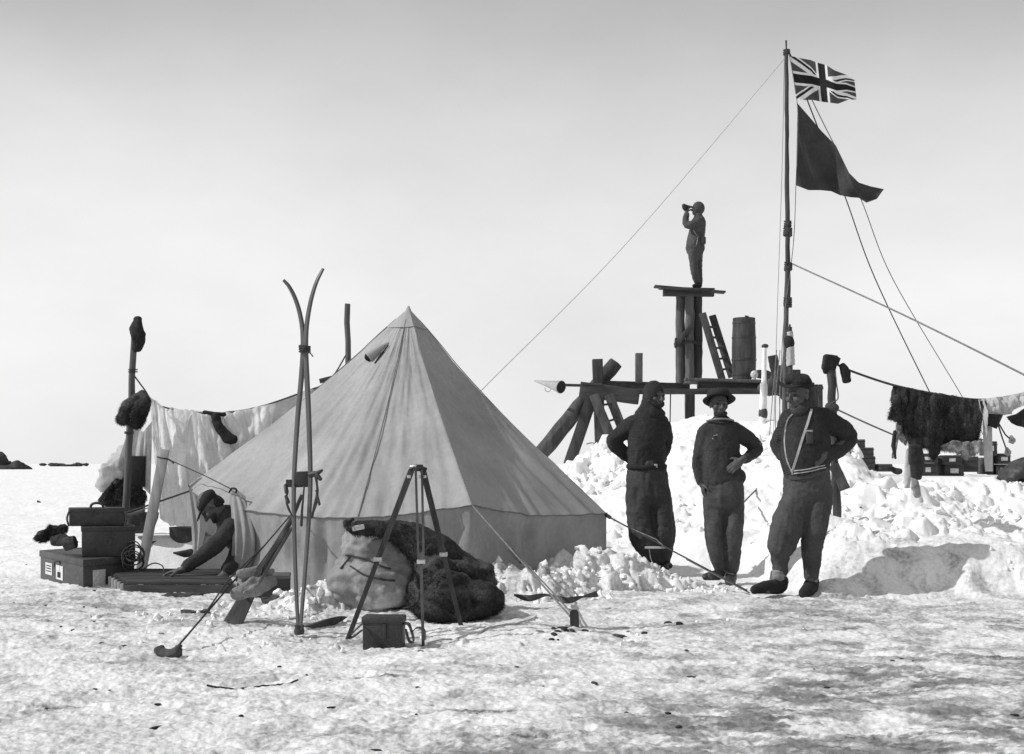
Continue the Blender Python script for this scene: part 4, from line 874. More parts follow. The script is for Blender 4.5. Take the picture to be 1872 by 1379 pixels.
def ladder(lb, rails, n, u0, u1, wd, rw):
    t = thing('ladder', lb, 'ladder', tuple(rails[0][1]), 'ladders of the scaffold')
    for a, b in rails: beam('rail', a, b, .05, wd, 'wood_dark', t)
    for k in range(n):
        u = u0+(u1-u0)*k/(n-1); p = rails[0][0].lerp(rails[0][1], u); q = rails[1][0].lerp(rails[1][1], u); beam('rung', p, q, .035, rw, 'wood_dark_x', t, n=3, bev=.003)
    return t
ladder('short ladder leaning against the left trestle under the long beams', [(P(1085, 722, Y0-.5), P(1130, 830, Y0-.8)), (P(1113, 722, Y0-.35), P(1150, 815, Y0-.6))], 3, .18, .75, .17, .04)
ladder('upright ladder leaning on the lookout platform beside the barrel', [(P(1284, 573, 24.2), P(1320, 694, 23.7)), (P(1302, 577, 24.5), P(1338, 690, 24.2))], 5, .2, .86, .14, .04)
t = thing('megaphone', 'pale tin speaking cone fixed on the boom at the left of the trestle', 'megaphone', tuple(P(1020, 708, Y0-.1)))
a = P(977, 696.5, Y0+.2); b = P(1026, 708, Y0-.35)
mb = MB(); mb.tube([a, a.lerp(b, .5), b], [.012, .06, .118], 24, cap=False); mb.tube([b, b.lerp(a, .02)], [.118, .124], 24, cap=False); build('cone', mb, M('tin'), t, mods=[('SOLIDIFY', dict(thickness=.004))])
mb = MB(); mb.tube(spl([P(996, 709, Y0-.15), P(998, 715, Y0-.15), P(1004, 716, Y0-.15), P(1007, 712, Y0-.15)], 10), .008, 6); build('handle', mb, M('tin'), t)
mb = MB(); mb.lathe(b, [(.0, .0), (.116, .0)], 24, (b-a).to_track_quat('Z', 'Y').to_matrix()); build('mouth', mb, M('black'), t)  # black disc across the opening stands in for the shade inside the cone
t = thing('scaffold_beams', 'long horizontal timbers joining the trestle to the lookout tower', 'scaffold', tuple(P(1260, 775, 24)))
beam('beam', P(1098, 703, Y0+.1), P(1258, 708, Y0+.8), .15, .14, 'wood_dark_x', t, rough=.04)
beam('beam', P(1150, 716, Y0-.1), P(1430, 716, Y0+.3), .12, .10, 'wood_dark_x', t, rough=.04)
beam('beam', P(1275, 704, Y0+.5), P(1402, 705, Y0+.5), .16, .14, 'wood_dark_x', t, rough=.03)
beam('plank', P(1252, 694, Y0+.3), P(1405, 698, Y0+.3), .05, .3, 'wood_mid', t, up=(0, 0, 1))
beam('plank', P(1250, 701, Y0-.1), P(1275, 701, Y0-.1), .03, .1, 'wood_mid', t, up=(0, 0, 1))
beam('short_post', P(1168, 646, Y0+.1), P(1168, 700, Y0+.1), .13, .13, 'wood_mid', t)
beam('support_post', P(1261, 712, Y0+.4), Z0(1261, 775, Y0+.4, .4), .17, .17, 'wood_dark', t)
beam('support_post', P(1480, 700, Y0+.2), Z0(1482, 800, Y0+.2, .4), .15, .15, 'wood_dark', t)
mb = MB(); mb.tube([P(1226, 716, Y0), P(1225, 772, Y0)], .012, 5); build('hanging_cord', mb, M('rope_dark'), t)
YT = 24.5
t = thing('lookout_tower', 'three upright logs bound together carrying a small plank platform', 'tower', tuple(P(1260, 700, YT)))
for x0, x1, dy, mt in ((1244, 1244, 0, 'wood_mid'), (1261, 1261, -.12, 'wood_mid'), (1275, 1275, .0, 'wood_dark')):
    log('log', P(x1, 703, YT+dy), P(x0, 540, YT+dy), .09, .092, mt, parent=t)
beam('bearer', P(1212, 536, YT-.15), P(1305, 537, YT-.15), .13, .12, 'wood_dark_x', t)
beam('bearer', P(1214, 534, YT+.3), P(1304, 533, YT+.3), .13, .12, 'wood_dark_x', t)
beam('platform_plank', P(1196, 524, YT), P(1325, 535, YT), .035, .26, 'wood_dark_x', t, up=(0, 0, 1))
beam('platform_plank', P(1205, 527, YT+.28), P(1305, 530, YT+.28), .035, .26, 'wood_dark_x', t, up=(0, 0, 1))
beam('platform_plank', P(1206, 527, YT-.27), P(1300, 531, YT-.27), .035, .24, 'wood_dark_x', t, up=(0, 0, 1))
beam('brace', P(1235, 632, YT-.2), P(1264, 596, YT-.2), .08, .10, 'wood_dark', t)
mb = MB()
for k in range(3): mb.tube([P(1259, 626+k*2, YT)+Vector((.26*math.cos(a), .20*math.sin(a), .01*math.sin(3*a))) for a in np.linspace(0, 6.283, 31)], .014, 6)
mb.cap([P(1236, 620, YT-.2), P(1235, 634, YT-.22)], .03, 8); build('rope_binding', mb, M('rope_dark'), t)
t = thing('barrel', 'tall narrow wooden barrel standing on the scaffold planks', 'barrel', tuple(P(1360, 694, 23.6)))
H_ = 112/F*23.6; mb = MB(); mb.lathe(P(1360, 694, 23.6), [(0, 0), (.20, 0)]+[(.212+.018*math.sin(math.pi*min(1, (i+1)/15*1.1)), H_*i/14) for i in range(15)]+[(.195, H_), (.19, H_-.03), (0, H_-.03)], 28); build('staves', mb, M('wood_dark'), t)
for z_ in (.08, .32, .68, .92):
    r_ = .215+.018*math.sin(math.pi*min(1, z_*1.1+.05)); mb = MB(); mb.lathe(P(1360, 694, 23.6)+Vector((0, 0, H_*z_-.02)), [(r_-.004, 0), (r_+.004, 0), (r_+.004, .04), (r_-.004, .04)], 28); build('hoop', mb, M('iron'), t)
mb = MB(); mb.cap([P(1363, 583, 23.5), P(1363, 578, 23.5), P(1368, 580, 23.5)], .02, 8); build('bung', mb, M('iron'), t)
t = thing('signal_lamp', 'small round glass lamp with dark body on the right end of the scaffold', 'lamp', tuple(P(1385, 694, 22.8)))
mb = MB(); mb.ell(P(1379, 685, 22.6), (.07, .06, .075)); build('glass', mb, M('glass'), t)
mb = MB(); mb.cap([P(1387, 684, 22.8), P(1402, 686, 22.8)], [(.08, .08), (.09, .09)], 16); build('body', mb, M('iron'), t)
mb = MB(); mb.lathe(P(1378, 694, 22.6), [(0, 0), (.05, 0), (.03, .03), (.02, .05)], 14); build('foot', mb, M('tin'), t)
# dark gear beyond the man with braces
t = thing('broken_box', 'tilted dark boards of a broken box behind the right hand man hat', 'box', tuple(P(1415, 700, 21)))
for (a, b, wd) in (((1412, 650), (1420, 690), .16), ((1430, 668), (1432, 700), .28), ((1450, 676), (1450, 730), .25)): beam('board', P(*a, 21), P(*b, 21), .05, wd, 'wood_dark', t, rough=.06)
lump('canvas_bundle', [(P(1432, 690, 21.2), (.22, .2, .2)), (P(1418, 708, 21.2), (.25, .2, .16)), (P(1405, 712, 21.2), (.2, .2, .12)), (P(1450, 712, 21.2), (.3, .2, .16))], 'wool_grey', 'dark bundle on the scaffold just above the right hand man hat', 'bundle', vox=.03, disp=[(.10, (4, 4, 4))])
t = thing('upright_crate', 'dark plank crate standing behind the right hand man shoulder', 'crate', tuple(P(1492, 760, 17)))
for x in (1484, 1492, 1500): beam('plank', P(x, 703, 17), P(x+1, 800, 17), .03, .055, 'wood_dark', t, rough=.03)
beam('batten', P(1480, 712, 16.95), P(1505, 709, 16.95), .03, .04, 'wood_dark_x', t)
t = thing('white_post', 'white painted post with a dark knob standing between the two right hand men', 'post', tuple(P(1396, 830, 19)))
WB = Z0(1392, 835, 19, .3)
log('lower_post', WB, P(1393.5, 800, 19), .075, .072, 'wood_dark', parent=t, rough=0)
log('middle_post', P(1393.5, 802, 19), P(1396, 705, 19), .062, .052, 'paint_white', parent=t, rough=0)
log('upper_post', P(1396, 706, 19), P(1398, 636, 19), .040, .034, 'paint_white', parent=t, rough=0)
mb = MB(); mb.ell(P(1398.5, 633, 19), (.055, .055, .035)); build('knob', mb, M('iron'), t)
mb = MB(); mb.cap([P(1395, 753, 19), P(1395, 760, 19)], .07, 12); build('band', mb, M('wool_grey'), t)
mb = MB(); mb.cap([P(1396, 705, 18.95), P(1398, 720, 18.95)], [.06, .045], 12); build('wrapping', mb, M('linen_grey'), t)
# ---------------------------------------------------------------- flagstaff
YF = 18.0
FB = Z0(1433, 850, YF, .3)
t = thing('flagstaff', 'tall thin flagstaff spliced from two poles flying two flags', 'flagstaff', tuple(FB+Vector((0, 0, .3))))
log('lower_pole', FB, P(1439, 480, YF+.06), .042, .036, 'wood_mid', parent=t, n=20, rough=.004)
log('upper_pole', P(1440.5, 560, YF), P(1437.5, 90, YF), .036, .027, 'wood_dark', parent=t, n=30, rough=.004)
log('truck', P(1437.5, 92, YF), P(1437, 74, YF), .012, .016, 'iron', parent=t, n=4, rough=0)
for (x, y, r_, n_) in ((1438, 92, .04, 3), (1440, 405, .045, 4), (1440, 418, .055, 5), (1441, 484, .05, 4), (1440, 545, .052, 6)):
    mb = MB()
    for k in range(n_): mb.tube([P(x, y+k*3, YF+.02)+Vector((r_*math.cos(a), r_*math.sin(a)*1.3, .01*math.sin(a+k))) for a in np.linspace(0, 6.283, 13)], .013, 6)
    build('lashing', mb, M('rope_dark'), t)
mb = MB(); mb.tube([P(1434, 480, YF-.05), P(1447, 481, YF-.05)], .012, 6); build('cleat', mb, M('iron'), t)
t = thing('wrapped_pole', 'pale cloth wrapped pole with a dark band lashed to the flagstaff foot', 'pole', tuple(P(1446, 690, YF-.2)))
WP = Z0(1447, 850, YF-.2, .3)
log('core', WP, P(1444, 598, YF-.2), .04, .03, 'wood_dark', parent=t, rough=0)
log('wrapping', P(1446, 668, YF-.2), P(1444, 606, YF-.2), .062, .040, 'linen_grey', parent=t, rough=.004)
mb = MB(); mb.cap([P(1442, 622, YF-.2), P(1443, 629, YF-.2)], [(.075, .07), (.078, .07)], 14); build('band', mb, M('felt'), t)
mb = MB(); mb.cap([P(1443.5, 603, YF-.2), P(1444, 594, YF-.2)], [.022, .012], 8); build('tip', mb, M('felt'), t)
def uj(u, v):
    "british union flag tones, u along the fly, v downwards; photographed in black and white"
    x = u*2-1; y = 1-v*2; X = x*1.9; Yv = y; W_, RD, BL = .78, .018, .075
    if abs(X) < .2 or abs(Yv) < .2: return RD
    if abs(X) < .33 or abs(Yv) < .33: return W_
    s_ = .52; k = math.sqrt(1+s_*s_)
    for sg in (1, -1):
        d = (Yv-sg*s_*X)/k
        side = 1 if X*1 > 0 else -1
        dd = d*side*-1 if sg == 1 else d*side*-1
        if abs(d) < .20:
            if 0 < dd < .125: return RD
            return W_
    return BL
def flag(name, label, top, bot, Y, mat, nu, nv, wave, parent=None, colf=None):
    mb = MB()
    def fn(u, v):
        a = pl(top, u); b = pl(bot, u); ph = u*7.5-v*1.3
        yy = Y+wave*math.sin(ph)*min(1, u*2.5)+wave*.4*math.sin(u*15+v*3)*u+.35*wave*math.sin(u*22-v*9)*v*(1-u*.5)
        return P(a[0]+(b[0]-a[0])*v, a[1]+(b[1]-a[1])*v, yy)
    mb.grid(fn, nu, nv); o = build(name, mb, mat, None, sharp=0, org=fn(0, 0))
    if colf:
        me = o.data; at = me.attributes.new('tone', 'FLOAT', 'POINT'); at.data.foreach_set('value', np.array([colf(i/nu, j/nv) for j in range(nv+1) for i in range(nu+1)], np.float32))
    return tag(o, label, 'flag')
m = gm('union_flag', .5, a1=.05, a2=.1, bump=.2, trans=.25)
at = m.node_tree.nodes.new('ShaderNodeAttribute'); at.attribute_name = 'tone'
for n_ in list(m.node_tree.nodes):
    if n_.type == 'COMBINE_COLOR':
        for i in range(3): m.node_tree.links.new(at.outputs['Fac'], n_.inputs[i])
flag('union_flag', 'crossed striped union flag streaming from the top of the flagstaff', [(1443, 102), (1465, 107), (1482, 110), (1492, 114), (1510, 119), (1526, 129), (1545, 136), (1562, 146)], [(1456, 183), (1472, 183), (1486, 183), (1500, 186), (1516, 188), (1532, 190), (1550, 183), (1566, 182)], YF, m, 220, 120, .09, colf=uj)
flag('dark_flag', 'large plain dark flag drooping to a trailing point below the striped one', [(1458, 189), (1478, 212), (1502, 240), (1528, 266), (1542, 295), (1552, 316), (1570, 334), (1592, 341), (1616, 346)], [(1455, 339), (1478, 348), (1500, 348), (1520, 350), (1535, 357), (1555, 361), (1570, 362), (1584, 371), (1603, 364)], YF, M('flag_dark'), 90, 60, .13)
rope('halyard', [P(1443, 100, YF-.02), P(1457, 186, YF-.02), P(1458, 250, YF-.02), P(1455, 340, YF-.02), P(1450, 450, YF-.02), P(1432, 600, YF-.05), P(1424, 780, YF-.1)], .006, 'flag halyard running down along the flagstaff', 'rope', 'halyard', n=50)
rope('halyard', [P(1434, 98, YF+.04), P(1430, 300, YF), P(1424, 480, YF), P(1420, 600, YF-.1), P(1414, 800, YF-.2)], .004, 'thin slack halyard hanging left of the flagstaff', 'rope', 'halyard', n=40)
st1 = rope('staff_stay', [P(1434, 108, YF), P(1150, 440, 15.5), P(872, 722, 13.6)], .0048, 'long thin stay from the flagstaff top slanting down behind the tent', 'rope_pale', 'stay', n=30)
rope('staff_stay', [P(1443, 96, YF), P(1488, 215, 19), P(1545, 360, 20.5), P(1600, 510, 22), P(1700, 718, 23), P(1745, 800, 23.6)], .011, 'dark stay passing behind the dark flag to the snow behind the hides', 'rope_dark', 'stay', n=40)
rope('staff_stay', [P(1443, 96, YF), P(1500, 215, 19.5), P(1572, 360, 22), P(1632, 510, 23.5), P(1757, 722, 25), P(1800, 800, 25.6)], .009, 'fainter stay, rightmost of the two slanting behind the dark flag', 'rope', 'stay', n=40)
rope('staff_stay', [P(1445, 481, YF), P(1660, 580, 15.5), P(1960, 730, 12.2), P(2180, 845, 10.7), P(2360, 950, 9.6)], .011, 'thick rope from half way up the flagstaff out past the right edge', 'rope', 'stay', n=30)
rope('staff_stay', [P(1422, 850, 17.5), P(1392, 885, 16.0), P(1360, 918, 14.2)], .011, 'short rope slanting down to the snow between the two right hand men', 'rope', 'stay')
for k, x in enumerate((1410, 1416, 1423)): rope('rigging_cord', [P(x+10, 640, 17.7), P(x+2, 730, 17.6), P(x-6+k*8, 830, 17.5)], .006, ['left', 'middle', 'right'][k]+' one of the thin cords by the foot of the flagstaff', 'rope', 'cord', 'thin cords by the flagstaff')
# ---------------------------------------------------------------- right hand line with hides
YR = 12.8
RB = P(1531, 900, YR); RB.z = ground(RB.x, RB.y)-.15
t = thing('line_post', 'leaning wooden post behind the right hand man carrying the line of hides', 'post', tuple(RB))
log('shaft', RB, P(1518, 662, YR), .045, .040, 'wood_dark', parent=t)
mb = MB(); mb.cap([P(1517, 744, YR-.03), P(1525, 746, YR-.04)], .05, 10); build('knot', mb, M('rope_dark'), t)
mb = MB(); mb.box(P(1516, 663, YR), (.13, .11, .15), Matrix.Rotation(R(6), 3, 'Y')); mb.box(P(1525, 659, YR), (.10, .09, .08), Matrix.Rotation(R(20), 3, 'Y')); mb.cap([P(1511, 664, YR), P(1510, 678, YR)], .035)
o = build('felt_boot', mb, M('felt'), None, vox=.009, sm=5, disp=[(.012, (9, 9, 9))]); tag(o, 'dark felt boot pulled over the top of the right hand line post', 'boot')
boot('mitten', [P(1539, 667, YR-.03), P(1545, 680, YR-.03), P(1548, 698, YR-.03)], [.035, .055, .05], 'felt', 'dark mitten hanging toe down from the line near the right hand post', 'mitten', .4, vox=.008, dsp=.008)
rope('cord_loop', [P(1526, 668, YR-.03), P(1529, 700, YR-.03), P(1532, 728, YR-.03), P(1520, 737, YR-.04)], .007, 'loop of cord hanging beside the right hand line post', 'rope', 'cord')
rope('hide_line', [P(1522, 663, YR), P(1560, 680, YR), P(1636, 705, YR), P(1720, 722, YR), P(1790, 731, YR), P(1850, 724, YR), P(1960, 700, YR)], .012, 'sagging line carrying the hides from the right hand post', 'rope_dark', 'clothes line', n=50)
rope('lower_rope', [P(1524, 746, YR-.05), P(1580, 772, YR+.3), P(1640, 798, YR+.7), P(1700, 822, YR+1.2)], .009, 'rope slanting from the right hand post down behind the hides', 'rope')
t = thing('fur_hide', 'large dark animal hide with pale belly patches hanging on the right line', 'hide', tuple(P(1715, 715, YR)))
o = cloth('skin', [(1635, 704), (1660, 709), (1690, 716), (1730, 722), (1765, 728), (1797, 733)], [(1624, 766), (1648, 776), (1655, 782), (1664, 820), (1680, 822), (1692, 820), (1702, 830), (1712, 843), (1722, 822), (1745, 808), (1772, 812), (1788, 806), (1786, 770)], YR, M('hide'), t, 150, 80, .09, (7, 1.4), .05, .03, 41, disp=[(.012, (40, 40, 12))]); fur(o, 16000, .035, seed=7)
o = cloth('foreleg_skin', [(1640, 765), (1662, 770)], [(1632, 838), (1634, 834), (1640, 800), (1655, 815)], YR+.05, M('hide_light'), t, 24, 30, .03, (3, 1), 0, .02, 42, disp=[(.01, (20, 20, 20))])
o = cloth('belly_fur', [(1722, 812), (1745, 806), (1775, 808), (1793, 802)], [(1722, 824), (1745, 826), (1765, 836), (1780, 834), (1792, 812)], YR-.02, M('hide_light'), t, 40, 16, .04, (6, 1), 0, .05, 43, disp=[(.03, (12, 12, 12))]); fur(o, 3000, .03, seed=8)
mb = MB(); mb.cap([P(1636, 790, YR), P(1633, 815, YR), P(1637, 838, YR)], [(.02, .02), (.024, .015), (.012, .01)]); build('claw', mb, M('hide'), t)
g2 = 'garments hanging from the right line'
for nm, pts, rad, mt, lb in [('fur_strip', [(1675, 815), (1678, 840), (1675, 874)], [.07, .085, .05], 'hide', 'dark skin strip hanging below the hide, widest of the hanging strips'),
                             ('cloth_strip', [(1662, 820), (1660, 860), (1659, 893)], [.035, .03, .04], 'linen_grey', 'pale narrow strip hanging below the left of the hide'),
                             ('cloth_strip', [(1671, 872), (1673, 890), (1678, 908)], [.03, .045, .03], 'hide_light', 'grey pointed strip hanging lowest over the snow below the hide')]:
    mb = MB(); mb.cap(spl([P(*p, YR-.08 if mt != 'linen_grey' else YR-.02) for p in pts], 12), [(r, r*.35) for r in np.interp(np.linspace(0, 2, 13), range(3), rad)], 16); o = build(nm, mb, M(mt), None, vox=.01, sm=2, disp=[(.03, (10, 10, 6))]); tag(o, lb, 'hanging strip', g2)
o = cloth('pale_garment', [(1788, 731), (1810, 728), (1840, 724), (1878, 716)], [(1800, 800), (1793, 765), (1815, 758), (1830, 760), (1850, 757), (1862, 745), (1880, 728)], YR-.05, M('linen_grey'), None, 90, 40, .10, (8, 1.2), .04, .008, 51); tag(o, 'pale wrinkled garment draped over the right end of the line', 'garment', g2)
o = cloth('canvas_strip', [(1795, 735), (1812, 735)], [(1803, 862), (1815, 862)], YR+.03, M('sack_pale'), None, 16, 40, .03, (3, 1), 0, .01, 52); tag(o, 'long narrow canvas strip hanging behind the pale garment', 'strip', g2)
o = cloth('dark_cloth', [(1808, 757), (1833, 758)], [(1803, 778), (1822, 784)], YR-.1, M('felt'), None, 20, 14, .02, (3, 1), 0, .02, 53); tag(o, 'small dark cloth hanging under the pale garment', 'cloth', g2)
o = cloth('black_cloth', [(1840, 762), (1858, 757), (1890, 735)], [(1843, 768), (1862, 778), (1890, 788)], YR-.12, M('felt'), None, 24, 14, .03, (3, 1), 0, .02, 54); tag(o, 'black cloth hanging from the line at the right edge', 'cloth', g2)
for k, pts in enumerate([[(1822, 768), (1832, 800), (1842, 828)], [(1822, 768), (1838, 795), (1850, 806)]]):
    t = thing('paddle', ['dangling strap with a pale paddle shaped end, lower of the two', 'dangling strap with a pale paddle shaped end, upper of the two'][k], 'strap', tuple(P(*pts[0], YR-.1)), g2)
    mb = MB(); mb.tube([P(*p, YR-.1) for p in pts], .008, 6); build('cord', mb, M('rope_dark'), t)
    e = pts[-1]; mb = MB(); sweep(mb, [P(e[0]-2, e[1]-10, YR-.1), P(e[0], e[1], YR-.1), P(e[0]+4, e[1]+4, YR-.1)], (1, .1, .2), [.02, .08, .04], .012); build('end', mb, M('sack'), t)
FP = P(1960, 900, YR); FP.z = ground(FP.x, FP.y)-.1
log('line_post', FP, P(1960, 690, YR), .045, .04, 'wood_dark', 'wooden post holding the far right end of the hide line', 'post')
# ---------------------------------------------------------------- crates and tins on the mound
def crate(x0, y0, x1, y1, Y, mat, label, grp, lab=None, rot=0, snow=False):
    a = P(x0, y1, Y); b = P(x1, y0, Y); c = (a+b)/2; d = (b-a); dep = .36
    t = thing('crate', label, 'crate', (c.x, Y, a.z), grp); Mz = Matrix.Rotation(R(rot), 3, 'Z')
    mb = MB(); mb.box((c.x, Y+dep/2, c.z), (abs(d.x)*.97, dep, abs(d.z)*1.09), Mz); solid('box', mb, M(mat), t, bev=.008)
    for z_ in (.22, .78):
        mb = MB(); q = Mz@Vector((0, -dep/2-.006, 0)); mb.box((c.x+q.x, Y+dep/2+q.y, a.z+abs(d.z)*z_), (abs(d.x)*.98, .014, .012), Mz); solid('batten', mb, M('wood_dark_x'), t, bev=.002)
    if lab:
        mb = MB(); q = Mz@Vector((0, -dep/2-.004, 0)); mb.box((c.x+q.x, Y+dep/2+q.y, c.z), (abs(d.x)*lab, .006, abs(d.z)*.4), Mz); solid('paper_label', mb, M('paper'), t, bev=.001)
    if snow:
        mb = MB(); mb.ell((c.x, Y+dep/2, b.z), (abs(d.x)*.52, dep*.5, .03)); build('snow_cover', mb, M('snow_lump'), t)
gA = 'crates stacked behind the right hand man'; YC = 18.5
rowsA = [((1562, 804, 1582, 819), 'top crate of the stack beside the right hand man elbow'), ((1538, 818, 1563, 832), 'left crate of the second row beside the right hand man'), ((1566, 819, 1598, 834), 'right crate of the second row, lit at its end, in the stack by the man'),
         ((1530, 833, 1563, 847), 'left crate of the third row in the stack by the man'), ((1566, 835, 1601, 850), 'right crate of the third row, longest of the stack by the man'), ((1530, 848, 1563, 866), 'left bottom crate of the stack by the man'), ((1566, 851, 1600, 870), 'right bottom crate of the stack by the man'), ((1606, 849, 1632, 862), 'low crate half buried right of the stack by the man')]
for (x0, y0, x1, y1), lb in rowsA: crate(x0, y0, x1, y1, YC, 'crate', lb, gA)
gB = 'tin boxes stacked beyond the hides'; YD = 17.0
rowsB = [((1683, 830, 1718, 846), .4, 'tin box with a pale label, upper left of the row beyond the hide'), ((1683, 848, 1714, 870), .3, 'tin box at the lower left of the row beyond the hide'), ((1722, 833, 1760, 849), .3, 'snow topped tin box just under the pale belly of the hide'), ((1724, 850, 1762, 872), .4, 'tin box with a label directly below the snow topped one'),
         ((1764, 836, 1792, 862), None, 'plain dark tin box between the labelled box and the canvas strip'), ((1806, 808, 1825, 832), .3, 'small dark tin standing highest right of the canvas strip'), ((1824, 830, 1848, 848), .5, 'tin box with a worn pale face under the dangling straps'), ((1822, 850, 1846, 868), .6, 'lowest tin box with a pale front near the right edge'), ((1800, 838, 1820, 866), None, 'dark tin box right behind the canvas strip')]
for i, ((x0, y0, x1, y1), lab, lb) in enumerate(rowsB): crate(x0, y0, x1, y1, YD+.05*i, 'tin_box', lb, gB, lab, rot=-8+4*(i % 4), snow=(i == 2))
lump('kit_bag', [(P(1862, 864, 15.6), (.23, .3, .10)), (P(1880, 856, 15.6), (.23, .3, .14)), (P(1842, 874, 15.6), (.11, .25, .05))], 'leather', 'dark shiny bag lying on the snow at the right edge of the picture', 'bag', disp=[(.06, (5, 5, 5))])
lump('fur_bundle', [(P(1640, 862, 16), (.06, .1, .03)), (P(1625, 856, 16), (.08, .1, .03))], 'fur_dark', 'small dark bundle on the mound between the crates and the hide', 'bundle', disp=[(.03, (9, 9, 9))])
mb = MB(); mb.beam(P(1524, 850, 12.2), P(1545, 895, 12.1), .03, .10, up=(0, -1, 0), rough=.06); o = solid('short_plank', mb, M('wood_dark'), None); tag(o, 'short dark plank stuck in the snow behind the right hand man knee', 'plank')
t = thing('wood_block', 'pale rough block lying on the mound under the short ladder', 'block', tuple(P(1120, 836, 20)))
mb = MB(); mb.box(P(1120, 831, 20), (.26, .2, .07)); build('block', mb, M('wood_light'), t, mods=BEV(.01))
rope('loose_cord', [P(1072, 812, 20.5), P(1084, 810, 20.5), P(1094, 818, 20.4), P(1096, 836, 20), P(1086, 848, 19.5), P(1088, 856, 19)], .010, 'loose cord trailing over the mound at the foot of the trestle', 'rope', 'cord')
# scraps lying on the trampled snow
mb = MB(); rs3 = np.random.RandomState(11)
for (cx, cy, sx__, sy_, n_) in [(1000, 1158, 45, 12, 12), (1120, 1158, 45, 10, 6), (1240, 1136, 30, 5, 4), (900, 1300, 500, 50, 8), (1500, 1250, 300, 90, 9), (130, 1120, 110, 40, 22), (500, 1200, 300, 60, 6), (1590, 1045, 60, 18, 40), (1000, 1240, 400, 60, 6), (220, 1270, 150, 50, 5)]:
    for i in range(n_):
        x = cx+rs3.randn()*sx__*.6; y = cy+rs3.randn()*sy_*.6
        X_, Y_ = W(x, max(y, 1000)); X_, Y_ = X_, min(Y_, 14); r = rs3.uniform(.004, .014)*(2.0 if n_ < 15 and cx > 900 and cy < 1200 else 1); an = rs3.rand()*3.14
        mb.ell((X_, Y_, ground(X_, Y_)+.003), (r*rs3.uniform(1, 3), r, r*.5), Matrix.Rotation(an, 3, 'Z'), 7, 5)
o = build('debris', mb, M('grit'), None, sharp=0); tag(o, 'dark crumbs and splinters scattered over the trampled snow', 'debris', kind='stuff')
t = None
mb = MB(); sweep(mb, lay([(378, 1252, 6.2), (420, 1256, 6.2), (470, 1248, 6.2), (500, 1246, 6.2), (545, 1240, 6.25)], .004), (0, 1, 0), .009, .008); o = build('twig', mb, M('grit'), None); tag(o, 'long thin dark twig lying on the snow in the left foreground', 'twig')
# ---------------------------------------------------------------- people
def head_parts(mb, c, yaw, pitch=0, roll=0, s=1.0):
    "head with the face towards -Y, turned by yaw (positive = towards the right of the picture)"
    Rm = Matrix.Rotation(R(yaw), 3, 'Z') @ Matrix.Rotation(R(pitch), 3, 'X') @ Matrix.Rotation(R(roll), 3, 'Y')
    T = lambda v: Vector(c)+Rm@(Vector(v)*s)
    E = lambda p, r: mb.ell(T(p), tuple(q*s for q in r), Rm)
    E((0, .012, .035), (.076, .098, .098)); E((0, -.028, -.03), (.060, .066, .085)); E((0, -.070, -.098), (.025, .022, .022)); E((0, -.045, -.085), (.045, .045, .035))
    mb.cap([T((-.036, -.083, .026)), T((0, -.093, .024)), T((.036, -.083, .026))], .012*s, 8)
    mb.cap([T((0, -.094, .012)), T((0, -.108, -.01)), T((0, -.122, -.032))], [.009*s, .011*s, .015*s], 10)
    for q in (-1, 1):
        E((q*.013, -.106, -.036), (.011, .012, .009)); E((q*.043, -.066, -.022), (.024, .026, .024)); E((q*.077, .008, -.006), (.011, .020, .032))
    mb.cap([T((-.022, -.088, -.064)), T((0, -.094, -.062)), T((.022, -.088, -.064))], .0075*s, 8); mb.cap([T((-.018, -.086, -.076)), T((0, -.092, -.077)), T((.018, -.086, -.076))], .008*s, 8)
    return T, Rm
def eyes(T, Rm, s, par):
    for q in (-1, 1):
        mb = MB(); mb.ell(T((q*.031, -.0745, .004)), (.0115*s,)*3, None, 14, 10); build('eye', mb, M('eye_dark'), par)
def hand(mb, w, d, nrm, side, curl=.6, L=.18, spread=.1, s=1.0):
    "palm, five unequal bent fingers. d: towards the fingers, nrm: out of the palm, side: which way the thumb points (+1/-1)"
    d = Vector(d).normalized(); nrm = (Vector(nrm)-d*Vector(nrm).dot(d)).normalized(); x = d.cross(nrm).normalized()*side; w = Vector(w)
    Rm = Matrix((x, nrm, d)).transposed()
    mb.ell(w+d*.045*s, (.040*s, .016*s, .052*s), Rm); mb.cap([w-d*.03*s, w+d*.02*s], [(.026*s, .020*s), (.030*s, .018*s)])
    for k, (o, l) in enumerate(((.030, .074), (.010, .084), (-.011, .078), (-.031, .060))):
        b = w+d*.083*s+x*o*s-d*abs(o)*.15; dd = (d+x*o*spread*10).normalized(); pts = [b-dd*.02*s, b]; a = 0; p = b
        for f in (.45, .32, .23):
            a += curl; q = (dd*math.cos(a)+nrm*math.sin(a)); p = p+q*l*f*s*1.05; pts.append(p)
        mb.cap(pts, [.0098*s, .0095*s, .0088*s, .0082*s, .0072*s], 8)
    b = w+x*.030*s+d*.02*s; q1 = (x*.75+d*.55+nrm*.25).normalized(); q2 = (x*.3+d*.85+nrm*.5).normalized()
    mb.cap([w+x*.012*s+d*.012*s, b+q1*.012*s, b+q1*.042*s, b+q1*.042*s+q2*.030*s], [.016*s, .014*s, .0115*s, .009*s], 8)
def limbs(mb, chains, J):
    for pts, rad in chains:
        p3 = [J(*p) if not isinstance(p, Vector) else p for p in pts]; q = spl(p3, 6*(len(p3)-1)); m = len(q)
        rad = [r if isinstance(r, tuple) else (r, r*.95) for r in rad]; xs = np.linspace(0, len(rad)-1, m)
        mb.cap(q, [(float(np.interp(x, range(len(rad)), [r[0] for r in rad])), float(np.interp(x, range(len(rad)), [r[1] for r in rad]))) for x in xs], 20)
